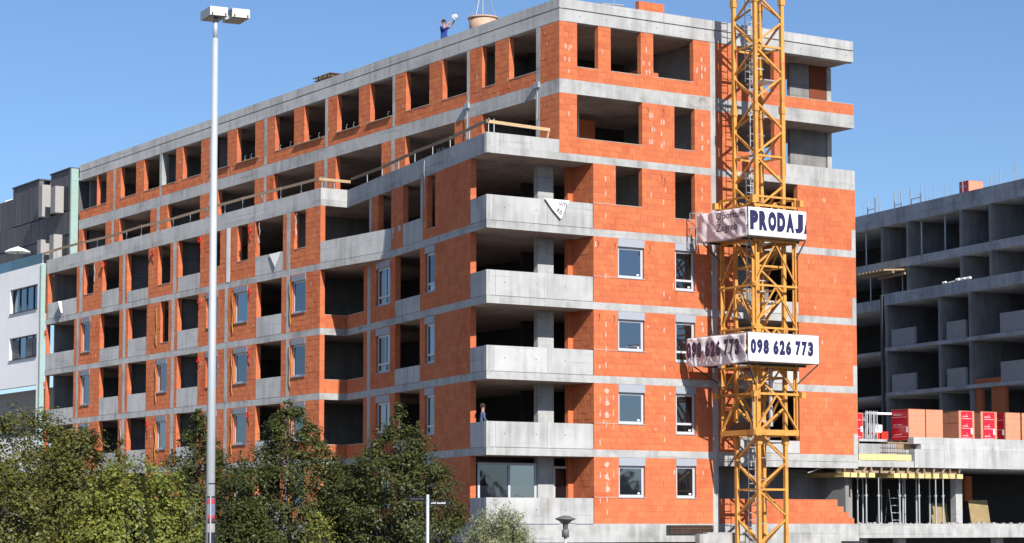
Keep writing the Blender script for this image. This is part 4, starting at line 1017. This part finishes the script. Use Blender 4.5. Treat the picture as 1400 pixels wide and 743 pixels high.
mb = MB(); mb.abox(19.95, 21.6, .75, 1.1, ZP + .001, ZP + .45); o = mb.build('sheet_bundle', M['conc_far']); tag(o, 'grey bundle of rolled sheets lying on the podium beside the brick gable', 'bundle')
t = thing('loose_crates', 'small heap of red and rusty crates behind the scaffold frames', 'crates', (22.1, 2.0, ZP))
for i, (x, z_, m_) in enumerate(((21.7, 0, 'pbrick'), (22.2, 0, 'brick'), (21.8, .45, 'red'), (22.3, .5, 'red'), (21.95, .8, 'cloth'), (21.6, .35, 'cloth'))):
    mb = MB(); mb.abox(x, x + .4, 1.9, 2.3, ZP + .005 + z_, ZP + .36 + z_); mb.build('crate', M[m_], t)

# ------------------------------------------------------------------ grey concrete frame building, right background
PH = R_(9.2)
FB = Frame((54.068, 31.669), (math.sin(PH), math.cos(PH)), (math.cos(PH), -math.sin(PH)))
GB = thing('concrete_frame_building', 'raw grey concrete frame building in shade behind the podium, upper floors set back', 'building', (54, 31, -3.4))
def gb(name, s0, s1, d0, d1, z0, z1, m='conc_far'):
    mb = MB(); FB.box(mb, s0, s1, d0, d1, z0, z1); return mb.build(name, M[m], GB)
SA, SB, SP = -16, 28, 4.05
gb('roof_slab', SA, SB, 0, 12, 19.85, 20.3); gb('roof_beam', SA, SB, -.01, .3, 20.305, 20.92)
gb('floor_slab', SA, SB, 0, 12, 16.92, 17.47)
gb('floor_slab', SP, SB, 0, 12, 14.3, 14.6); gb('parapet', SP + .02, SB, .0, .18, 14.605, 14.99); gb('parapet', SP + 1.2, SP + 1.25, -.01, .1, 14.6, 14.98, 'dsteel')
gb('floor_slab', SA, SP, -1.5, 12, 14.28, 14.5)
for i in range(7):
    a = SP - i * 2.9; gb('parapet', a - 2.89, a, -1.51 - .004 * (i % 2), -1.3, 14.29, 15.03)
for z in (11.5, 8.55, 5.5, 2.5): gb('floor_slab', SA, SP, -1.5, 12, z - .24, z); gb('floor_slab', SP + .01, SB, 0, 12, z - .22, z)
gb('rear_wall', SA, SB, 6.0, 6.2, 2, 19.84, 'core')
for s in (6.6, 3.55, -2.5, -5.65, -12): gb('cross_wall', s - .14, s + .14, .02, 5.98, 14.505, 16.915, 'conc_in'); gb('cross_wall', s - .14, s + .14, .02, 5.98, 17.475, 19.845, 'conc_in')  # darker concrete than outside, room shade put into the colour
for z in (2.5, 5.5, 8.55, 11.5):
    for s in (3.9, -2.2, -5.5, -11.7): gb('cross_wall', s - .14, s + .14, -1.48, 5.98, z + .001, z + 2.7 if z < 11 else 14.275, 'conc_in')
gb('downpipe', 4.22, 4.40, -1.6, -1.42, 2, 15.0, 'dsteel')
for z in (8.55, 11.5):
    for a, b, h in ((.72, 3.36, 1.12), (-4.9, -2.9, 1.12), (-12, -8.55, 1.2)):
        bl = MB(); FB.box(bl, a, b, -1.44, -1.25, z + .001, z + h); bl.build('parapet_block', M['block'], GB)
gb('brick_apron', -8.5, -5.7, -1.4, -1.2, 8.552, 8.85, 'brick'); gb('brick_pier', -6.3, -5.7, -1.3, -1.05, 5.502, 8.3, 'brick'); gb('brick_pier', -8.75, -7.35, -1.3, -1.05, 5.502, 8.3, 'brick')
for s, z0, z1 in ((9.3, 17.48, 19.84), (7.4, 17.48, 19.84), (2.6, 17.48, 19.84), (-.1, 17.48, 19.84), (8.8, 14.5, 16.9), (4.9, 14.5, 16.9), (-.5, 11.5, 14.27), (-9.2, 12.5, 14.27)):
    mb = MB(); mb.tube([FB.p(s, .5, z0), FB.p(s, .5, z1)], .05, 6); mb.build('prop', M['steel'], GB)
mb = MB(); rr = random.Random(4); base = None
for s in (9.6, 8.9, 8.2, 7.6, 5.9, 5.3, 4.7, 4.1, 3.5, 2.9, 2.4, 1.6, .9, .2, -.6, -2.0, -4.4, -5.0, -6.2, -7.1, -7.9, -8.6, -9.4):
    q = MB(); dq = .3 + rr.uniform(0, .8); q.tube([FB.p(s, dq, 20.85), FB.p(s + rr.uniform(-.04, .04), dq + rr.uniform(-.04, .04), 21.4 + rr.uniform(.2, .9))], .028, 5); q.build('starter_bar', M['steel'], GB)
for a, b, z in ((3.6, 2.4, 21.35), (8.9, 8.0, 21.3), (5.6, 4.8, 21.2)):
    q = MB(); q.bar(FB.p(a, .4, z), FB.p(b, .4, z), .06); q.bar(FB.p(a, .4, 20.9), FB.p(a, .4, z + .8), .06); q.bar(FB.p(b, .4, 20.9), FB.p(b, .4, z + .8), .06); q.build('rail_frame', M['steel'], GB)
bp = brick_pallet(0, 0, 0, 1.15, .95, [('l', .02, .93)], 'brick pallet in dark red film standing alone on the roof of the grey frame building', h=1.62)
bp['group'] = ''; del bp['group']; bp.location = FB.p(-1.75, 1.2, 20.3); bp.rotation_euler = (0, 0, -.1)
t = thing('loading_platform', 'loading platform of pale boards jutting out of the grey frame building', 'platform', tuple(FB.p(4.6, -1, 16.6)))
for i in range(8):
    mb = MB(); s = 6.9 - i * .42; mb.bar(FB.p(s, -1.7, 16.6), FB.p(s - .1, .3, 16.72), .34, .10); mb.build('board', M['timber_l'], t)
mb = MB(); mb.bar(FB.p(7.0, -1.2, 16.4), FB.p(3.4, -1.2, 16.45), .14, .16); mb.bar(FB.p(6.6, -.3, 16.35), FB.p(3.4, -.3, 16.4), .14, .16); mb.build('bearer', M['timber'], t)
t = thing('white_sacks', 'row of white sacks and pipes lying on the terrace edge of the grey frame building', 'sacks', tuple(FB.p(-4, -1.2, 15.03)))
for i, (s, L, r) in enumerate(((-2.4, .4, .08), (-3.0, .7, .04), (-3.9, .35, .11), (-4.4, .5, .10), (-5.0, .45, .10))):
    mb = MB(); mb.tube([FB.p(s, -1.3, 15.06 + r), FB.p(s - L, -1.35, 15.08 + r)], [r, r * .8], 8); mb.build('sack', M['cloth'], t)

# ------------------------------------------------------------------ neighbouring house, far left
NB = thing('modern_apartment_house', 'finished apartment house at far left, pale rendered walls below, dark clad set back storeys', 'building', (1.5, 58, -3.4))
FN = Frame((1.22, 0), (0, 1), (1, 0)); FD = Frame((3.0, 0), (0, 1), (1, 0))
def nb(fr, name, s0, s1, d0, d1, z0, z1, m): mb = MB(); fr.box(mb, s0, s1, d0, d1, z0, z1); return mb.build(name, M[m], NB)
N0, N1 = YL + .55, 84
# lower rendered wall with openings, built as strips
nb(FN, 'wall', N0 - .45, 52.1, 0, .3, -3.4, 15.35, 'plaster')
zs = [(-3.4, 5.2), (8.2, 9.88), (11.22, 12.72), (14.19, 15.35)]
for a, b in zs: nb(FN, 'wall', 52.1, N1, .001, .3, a, b, 'plaster')
for (a, b) in ((9.88, 11.22), (12.72, 14.19)):
    nb(FN, 'wall', 56.68, 59.2, .002, .3, a, b, 'plaster'); nb(FN, 'wall', 63.5, 66, .002, .3, a, b, 'plaster')
    for s0, s1 in ((52.1, 56.68), (59.2, 63.5)):
        f = nb(FN, 'window', s0, s1, .2, .29, a, a + .08, 'dsteel')
        for j in range(5):
            s = s0 + (s1 - s0) * j / 4; m = MB(); FN.box(m, s - .04, s + .04, .19, .28, a + .08, b); put(m.build('frame', M['dsteel']), f)
        m = MB(); FN.box(m, s0, s1, .24, .26, a + .08, b); put(m.build('pane', M['glass']), f)
        if a < 11:
            for j in (0, 1, 3):
                m = MB()
                for q in range(15): z = a + .1 + q * .074; FN.box(m, s0 + (s1 - s0) * j / 4 + .05, s0 + (s1 - s0) * (j + 1) / 4 - .05, .17, .185, z, z + .06)
                o = m.build('roller_blind', M['roller']); o['kind'] = 'stuff'; put(o, f)
        m = MB(); FN.box(m, s0, s1, -.04, .2, a - .03, a + .002); put(m.build('sill', M['clad']), f)
nb(FN, 'loggia_wall', 52.1, N1, 1.8, 2.0, 5.2, 8.2, 'claddl'); nb(FN, 'loggia_rail', 52.1, N1, .1, .14, 6.3, 6.36, 'dsteel')
nb(FN, 'terrace_slab', N0 - .4, N1, .31, 2.2, 15.0, 15.3, 'plaster')
for i in range(6): nb(FN, 'glass_railing', N0 - .5 + i * 2.6, N0 + 2.06 + i * 2.6, .05, .07, 15.36, 15.98, 'glasst')
# dark clad upper storeys, seamed panels
def clad(s0, s1, z0, z1, step, d0=0.0):
    bk = nb(FD, 'cladding', s0, s1, d0 + .03, d0 + .3, z0, z1, 'clad'); n = max(1, round((s1 - s0) / step))
    for i in range(n):
        a = s0 + (s1 - s0) * i / n; b = s0 + (s1 - s0) * (i + 1) / n
        m = MB(); FD.box(m, a + .015, b - .015, d0 + random.uniform(0, .012), d0 + .05, z0 + .012, z1 - .012); put(m.build('cladding_panel', M['clad']), bk)
clad(N0 - .4, 54.85, 18.68, 21.15, .62); clad(56.8, 61.35, 18.68, 21.12, .65); clad(54.86, 56.79, 18.68, 20.5, .65, .5); clad(61.36, N1, 18.62, 20.5, .7)
clad(N0 - .4, N1, 17.25, 18.62, .7, -.03); clad(N0 - .4, N1, 15.3, 17.22, .7)
nb(FD, 'roof_edge', N0 - .45, 54.9, -.06, 5, 21.16, 21.24, 'dsteel'); nb(FD, 'roof_edge', 56.75, 61.4, -.06, 5, 21.13, 21.21, 'dsteel'); nb(FD, 'chimney_block', 54.95, 56.7, .7, 3, 20.5, 21.05, 'plaster'); nb(FD, 'roof', N0 - .4, N1, .31, 10, 20.3, 20.5, 'clad')
nb(FD, 'wall', N0 - .4, N1, .35, 10, 15.31, 20.29, 'clad')
for s0, s1, z0, z1 in ((54.75, 55.0, 18.6, 20.55), (52.6, 53.0, 18.6, 20.2), (54.85, 55.1, 15.3, 17.2), (52.75, 53.1, 15.3, 17.3)):
    f = nb(FD, 'window_box', s0, s1 + .35, -.58, -.04, z0, z1, 'claddl'); m = MB(); FD.box(m, s0 - .55, s0 - .02, -.045, -.02, z0 + .1, z1 - .1); put(m.build('pane', M['glassd']), f)
# mint insulation boards on its end wall
for k in range(24):
    z = -3.4 + k * .78
    nb(FN, 'insulation_board', N0 - .6, N0 - .46, -.03, .24, z, min(z + .775, 15.3), 'mint') if z < 15.2 else None
for k in range(8):
    z = 15.32 + k * .73; nb(FD, 'insulation_board', N0 - .6, N0 - .42, -.02, .42, z, min(z + .725, 21.15), 'mint')
t = thing('parasol', 'small white parasol on the roof terrace of the apartment house at far left', 'parasol', (2.1, 57.9, 15.3))
mb = MB(); mb.lathe((2.1, 57.9, 0), [(.85, 16.70), (.5, 16.88), (.02, 17.05), (.48, 16.86), (.83, 16.69)], 8); mb.build('canopy', M['cloth'], t)
mb = MB(); mb.tube([(2.1, 57.9, 15.3), (2.1, 57.9, 17.1)], .03, 6); mb.build('pole', M['claddl'], t)
mb = MB(); mb.lathe((5, 64, 0), [(1.6, 20.5), (1.5, 20.75), (.9, 20.95), (.01, 21.02)], 16); o = mb.build('roof_dome', M['plaster']); put(o, NB)

# ------------------------------------------------------------------ street lamp, sign, park lamp
LX, LY = -24.95, -28.0
SL = thing('street_lamp', 'tall grey street lamp with two box heads and posters round its foot', 'street lamp', (LX, LY, -3.4))
mb = MB(); mb.tube([(LX, LY, -3.4), (LX, LY, 11.25)], [.118, .068], 20); mb.build('pole', M['pole'], SL, True)
mb = MB(); mb.tube([(LX, LY, 11.2), (LX, LY, 11.76)], .055, 14); mb.build('pole_neck', M['pole'], SL, True)
def lamp_head(cx, cy):
    h = thing('lamp_head', '', '', (cx, cy, 11.8)); del h['label'], h['category']; put(h, SL)
    mb = MB(); u = Vector((math.cos(-.12), math.sin(-.12), 0)); n = Vector((-u.y, u.x, 0)); c = Vector((cx, cy, 11.76))
    mb.box(c, u, n, Z, -.215, .215, -.36, .36, .02, .19); o = mb.build('housing', M['lampw']); put(o, h)
    mb = MB(); mb.box(c, u, n, Z, -.218, .218, -.363, .363, -.015, .017); o = mb.build('rim', M['lampw']); put(o, h)
    mb = MB(); mb.box(c, u, n, Z, -.18, .18, -.31, .31, -.03, -.016); o = mb.build('glass_cover', M['lampg']); put(o, h)
    for a in (-.16, .16): mb = MB(); mb.box(c, u, n, Z, a - .014, a + .014, -.385, -.364, .0, .05); o = mb.build('clip', M['dsteel']); put(o, h)
uu = Vector((math.cos(-.12), math.sin(-.12), 0))
lamp_head(LX - uu.x * .0 + .02, LY + .12); lamp_head(LX + uu.x * .55, LY + uu.y * .5 + .10)
mb = MB(); mb.bar((LX, LY, 11.74), (LX + .5, LY, 11.79), .07); mb.build('arm', M['pole'], SL)
rr = random.Random(9)
def radius(z): return .118 - .05 * (z + 3.4) / 14.65
for z0, z1, k in ((-.42, -.30, 'post_k'), (.16, .20, 'post_k'), (.02, .145, 'post_r'), (-.22, .01, 'post_b'), (-.38, -.23, 'post_r'), (-.62, -.43, 'post_w'), (-.9, -.63, 'post_k'), (.47, .5, 'post_k')):
    z0 += .42; z1 += .42; a0 = -2.6 + rr.uniform(-.2, .3); a1 = a0 + rr.uniform(2.0, 3.2); mb = MB(); N_ = 10
    for i in range(N_):
        t0 = a0 + (a1 - a0) * i / N_; t1 = a0 + (a1 - a0) * (i + 1) / N_; r = radius(z0) + .004
        mb.quad((LX + r * math.cos(t0), LY + r * math.sin(t0), z0), (LX + r * math.cos(t1), LY + r * math.sin(t1), z0), (LX + r * math.cos(t1), LY + r * math.sin(t1), z1), (LX + r * math.cos(t0), LY + r * math.sin(t0), z1))
    mb.build('poster', M[k], SL)
mb = MB(); mb.tube([(LX - .05, LY - .115, .62), (LX - .05, LY - .125, -3.3)], .016, 6); mb.build('cable_duct', M['pole'], SL)

SX, SY = -19.18, -28.0
ST = thing('street_sign', 'street sign post with two black name blades in front of the tree', 'street sign', (SX, SY, -3.4))
mb = MB(); mb.tube([(SX, SY, -3.4), (SX, SY, .70)], .038, 12); mb.build('post', M['pole'], ST, True)
for (u, z, L, txt) in ((Vector((1, -.05, 0)).normalized(), .44, .56, ''), (Vector((-.62, .78, 0)).normalized(), .54, .52, '')):
    n = Vector((u.y, -u.x, 0));  n = n if n.y < 0 else -n
    o0 = Vector((SX, SY, 0)); mb = MB(); mb.box(o0, u, n, Z, .03, .03 + L, -.012, .012, z, z + .115); bl = mb.build('name_blade', M['signb'], ST)
    a = .10 if u.x > 0 else L - .02
    mb = MB(); rs = random.Random(8)                       # the name itself is too small to read: a row of short strokes
    for q in range(15):
        if q == 5: continue
        s0 = .09 + q * (L - .16) / 15; h_ = rs.choice((.028, .03, .046)); mb.box(o0, u, n, Z, s0, s0 + rs.uniform(.012, .02), .0125, .0145, z + .036, z + .036 + h_)
    put(mb.build('name_lettering', M['signw'] if u.x > 0 else M['clad'], stuff=True), bl)  # blade facing away: its shade is put into darker letters
PX, PY = -7.93, -17.3
PL = thing('park_lamp', 'small grey park lamp with a flat disc shade in front of the ground floor balcony', 'park lamp', (PX, PY, -3.4))
mb = MB(); mb.tube([(PX, PY, -3.4), (PX, PY, -.40)], .05, 12); mb.build('pole', M['pole'], PL, True)
mb = MB(); mb.lathe((PX, PY, 0), [(.001, -.42), (.11, -.42), (.115, -.2), (.09, -.18), (.001, -.18)], 16); mb.build('lantern_base', M['lampk'], PL, True)
mb = MB(); mb.lathe((PX, PY, 0), [(.075, -.19), (.095, .02)], 16); mb.build('lens', M['lampg'], PL, True)
mb = MB(); mb.lathe((PX, PY, 0), [(.001, .25), (.10, .24), (.26, .18), (.32, .155), (.32, .135), (.20, .08), (.12, .0), (.001, -.01)], 24); mb.build('shade', M['lampk'], PL, True)

# ------------------------------------------------------------------ trees
def leafquads(pos, nrm, size, rnd, aspect=.62):
    n = len(pos); t = rnd.normal(size=(n, 3)); nrm = nrm / (np.linalg.norm(nrm, axis=1, keepdims=True) + 1e-9)
    a = np.cross(nrm, t); a /= np.linalg.norm(a, axis=1, keepdims=True) + 1e-9; b = np.cross(nrm, a)
    s = size * rnd.uniform(.6, 1.25, (n, 1)); a = a * s; b = b * s * aspect
    v = np.stack([pos - a, pos - b * .9 + a * .1, pos + a, pos + b * .9 + a * .1], 1).reshape(-1, 3)
    f = np.arange(n * 4).reshape(-1, 4); return v, f
def np_mesh(name, v, f, m):
    me = bpy.data.meshes.new(name); me.vertices.add(len(v)); me.vertices.foreach_set('co', v.ravel()); k = f.shape[1]
    me.loops.add(f.size); me.loops.foreach_set('vertex_index', f.ravel().astype(np.int32)); me.polygons.add(len(f))
    me.polygons.foreach_set('loop_start', np.arange(0, f.size, k, dtype=np.int32)); me.update(calc_edges=True); me.materials.append(m); return me
def tree(seed, x, y, top, width, shape, leaf, label, cat='tree', n=24000, size=.055, group='trees in front of the brick block', base=-3.4, name='leafy_tree', low=.08):
    rnd = np.random.default_rng(seed); H = top - base
    T = thing(name, label, cat, (x, y, base), group)
    mb = MB(); pts = [(x + .05 * math.sin(k * 1.7 + seed), y + .05 * math.cos(k * 2.1), base + H * .95 * k / 8) for k in range(9)]
    mb.tube(pts, [max(.012, .017 * H * (1 - k / 8.6)) for k in range(9)], 9); mb.build('trunk', M['bark'], T, True)
    ph = rnd.uniform(0, 6.28, 8); fq = rnd.integers(2, 6, 8)
    def env(t, ang):
        if shape == 'cone': r = min(1, ((1 - t) * 2.75 + .01) ** 1.12) * min(1, .75 + t)
        else: r = max(.03, 1 - abs(2 * (t - .42) / (1.16 if t > .42 else 1.0)) ** 2.3) ** .5
        m = sum(math.sin(fq[j] * ang + ph[j] + (3 + 2 * j) * t) for j in range(6)) / 6
        return width / 2 * r * (1 + .13 * m)
    lim = MB(); P_, N_ = [], []; nc = 420; per = n // nc; k = 0
    cen = np.array([x, y, base + H * .45])
    while k < nc:
        t = low + (1 - low) * rnd.uniform(0, 1) ** .95; ang = rnd.uniform(0, 6.28)
        if rnd.uniform() > (env(t, ang) / (width / 2)) ** 1.2 + .12: continue
        q = rnd.uniform(0.12, 1) ** .42; r = env(t, ang) * q
        c = np.array([x + r * math.cos(ang), y + r * math.sin(ang), base + H * t])
        zr = base + H * max(.05, t - .10 - .12 * r / (width / 2)); p0 = np.array([x, y, zr])
        if k % 3 == 0:
            md = (p0 + c) / 2 + np.array([0, 0, -.05 * r]); lim.tube([tuple(p0), tuple(md), tuple(c)], [.010 + .010 * r, .008 + .004 * r, .004], 5, cap=False)
        cs = rnd.uniform(.13, .27) * (.75 + .25 * width / 3.5) * (min(1, .45 + .75 * env(t, ang) / (width / 2)) if shape == 'cone' else 1); m_ = int(per * rnd.uniform(.6, 1.4))
        out = (c - cen) / (np.linalg.norm(c - cen) + 1e-6)
        d = np.clip(rnd.normal(size=(m_, 3)), -1.55, 1.55) * np.array([1, 1, .62])
        pos = c + d * cs + out * cs * .3 * rnd.uniform(-1, 1.6, (m_, 1)); P_.append(pos)
        N_.append(d * .55 + out * .75 + np.array([0, -.12, .55]) + rnd.normal(size=(m_, 3)) * .5)
        if rnd.uniform() < .13 and q > .8:                   # a shoot poking out of the outline
            dd = out * .6 + np.array([0, 0, .75]) + rnd.normal(size=3) * .25; dd /= np.linalg.norm(dd); L = rnd.uniform(.2, .5); u = rnd.uniform(0, 1, 30)[:, None]
            P_.append(c + dd * L * u + rnd.normal(size=(30, 3)) * .04 * (1.3 - u)); N_.append(rnd.normal(size=(30, 3)) + np.array([0, -.3, .5])); lim.tube([tuple(c), tuple(c + dd * L)], .004, 4, cap=False)
        k += 1
    lim.build('limbs', M['bark'], T, stuff=True)
    v, f = leafquads(np.concatenate(P_), np.concatenate(N_), size, rnd); me = np_mesh('crown', v, f, M[leaf]); put(link(bpy.data.objects.new('crown', me)), T); return T
def at(px, D):           # a ground position seen at photograph column px, D metres deep
    ya = R_(32.661); tn = (px - 700) / 3098.6; return -47.203 + D * (math.sin(ya) + tn * math.cos(ya)), -75.507 + D * (math.cos(ya) - tn * math.sin(ya))
def ztop(py, D): return (717 - py) / 3098.6 * D
def tr(seed, px, py, D, wpx, *a, **k): x, y = at(px, D); tree(seed, x, y, ztop(py, D), wpx / 3098.6 * D, *a, **k)
tr(11, 398, 541, 70, 172, 'cone', 'leaf_dark', 'tall conical dark tree, middle one of the three cones, just right of the lamp post', n=38000)
tr(12, 545, 553, 68, 168, 'cone', 'leaf_dark', 'broad conical dark tree with the street sign in front of it', n=38000)
tr(13, 272, 563, 72, 138, 'cone', 'leaf_dark', 'slim conical dark tree rising behind the lamp post', n=28000)
tr(14, 470, 655, 71, 90, 'round', 'leaf_dark', 'lower dark tree filling the gap between two conical trees', n=16000)
tr(15, 40, 566, 64, 170, 'round', 'leaf_olive', 'round olive tree at the left edge of the photo, hiding the house foot', n=34000)
tr(16, 108, 588, 62, 125, 'round', 'leaf_olive', 'olive green tree second from the left edge', n=24000)
tr(17, 186, 630, 58, 175, 'round', 'leaf_yel', 'yellow green bushy tree left of the lamp post', n=30000)
tr(18, 8, 640, 57, 140, 'round', 'leaf_olive', 'low olive bush in the bottom left corner', 'bush', n=18000, name='bush')
tr(19, 335, 690, 67, 90, 'round', 'leaf_dark', 'low dark bush right behind the posters of the lamp post', 'bush', n=18000, name='bush')
tr(20, 440, 712, 60, 60, 'round', 'leaf_yel', 'small yellowish shrub at the foot of the conical trees', 'shrub', n=5000, size=.05, name='bush')
tr(21, 165, 600, 76, 70, 'cone', 'leaf_olive', 'thin upright sapling between the olive trees and the brick block', n=6000, low=.3)
# silvery grassy shrub
def grass_shrub(px, py, D, wpx):
    x, y = at(px, D); top = ztop(py, D); rnd = np.random.default_rng(33); W_ = wpx / 3098.6 * D
    T = thing('silver_shrub', 'pale silvery shrub with thin arching shoots in front of the corner balcony', 'shrub', (x, y, -3.4)); V = []; F = []
    mb = MB(); P_, N_ = [], []
    for k in range(210):
        a = rnd.uniform(0, 6.28); r = W_ / 2 * rnd.uniform(.1, 1) ** .7; h = (top + 3.4) * (1 - .35 * (r / (W_ / 2)) ** 2) * rnd.uniform(.8, 1.05)
        b = np.array([x + .25 * r * math.cos(a), y + .25 * r * math.sin(a), -3.4]); e = np.array([x + r * math.cos(a), y + r * math.sin(a), -3.4 + h]); m_ = np.array([x + .6 * r * math.cos(a), y + .6 * r * math.sin(a), -3.4 + h * .72])
        mb.tube([tuple(b), tuple(m_), tuple(e)], [.012, .008, .003], 4, cap=False)
        q = 70; u = rnd.uniform(.15, 1, q)[:, None]; c = m_ + (e - m_) * (u * 1.0) + rnd.normal(size=(q, 3)) * np.array([.07, .07, .05]); P_.append(c); N_.append(rnd.normal(size=(q, 3)) + np.array([0, -.4, .3]))
    mb.build('shoots', M['bark'], T, stuff=True); v, f = leafquads(np.concatenate(P_), np.concatenate(N_), .075, rnd, .18); put(link(bpy.data.objects.new('crown', np_mesh('crown', v, f, M['leaf_grey']))), T)
grass_shrub(683, 690, 62, 118)
# the wooded far side of the street, behind the camera: it shows only in the window panes
rnd = np.random.default_rng(5); P_, N_ = [], []
for k in range(70):
    c = np.array([-60 + k * 4.2 + rnd.uniform(-2, 2), -165 + rnd.uniform(-8, 8), 0]); h = rnd.uniform(5, 10); m_ = 260
    d = rnd.normal(size=(m_, 3)); d /= np.linalg.norm(d, axis=1, keepdims=True); P_.append(c + np.array([0, 0, h * .5 - 3]) + d * np.array([3.2, 3.2, h * .6]) * rnd.uniform(.5, 1, (m_, 1))); N_.append(d + rnd.normal(size=(m_, 3)) * .5)
v, f = leafquads(np.concatenate(P_), np.concatenate(N_), .9, rnd); o = link(bpy.data.objects.new('far_wood', np_mesh('far_wood', v, f, M['leaf_dark']))); o['kind'] = 'stuff'
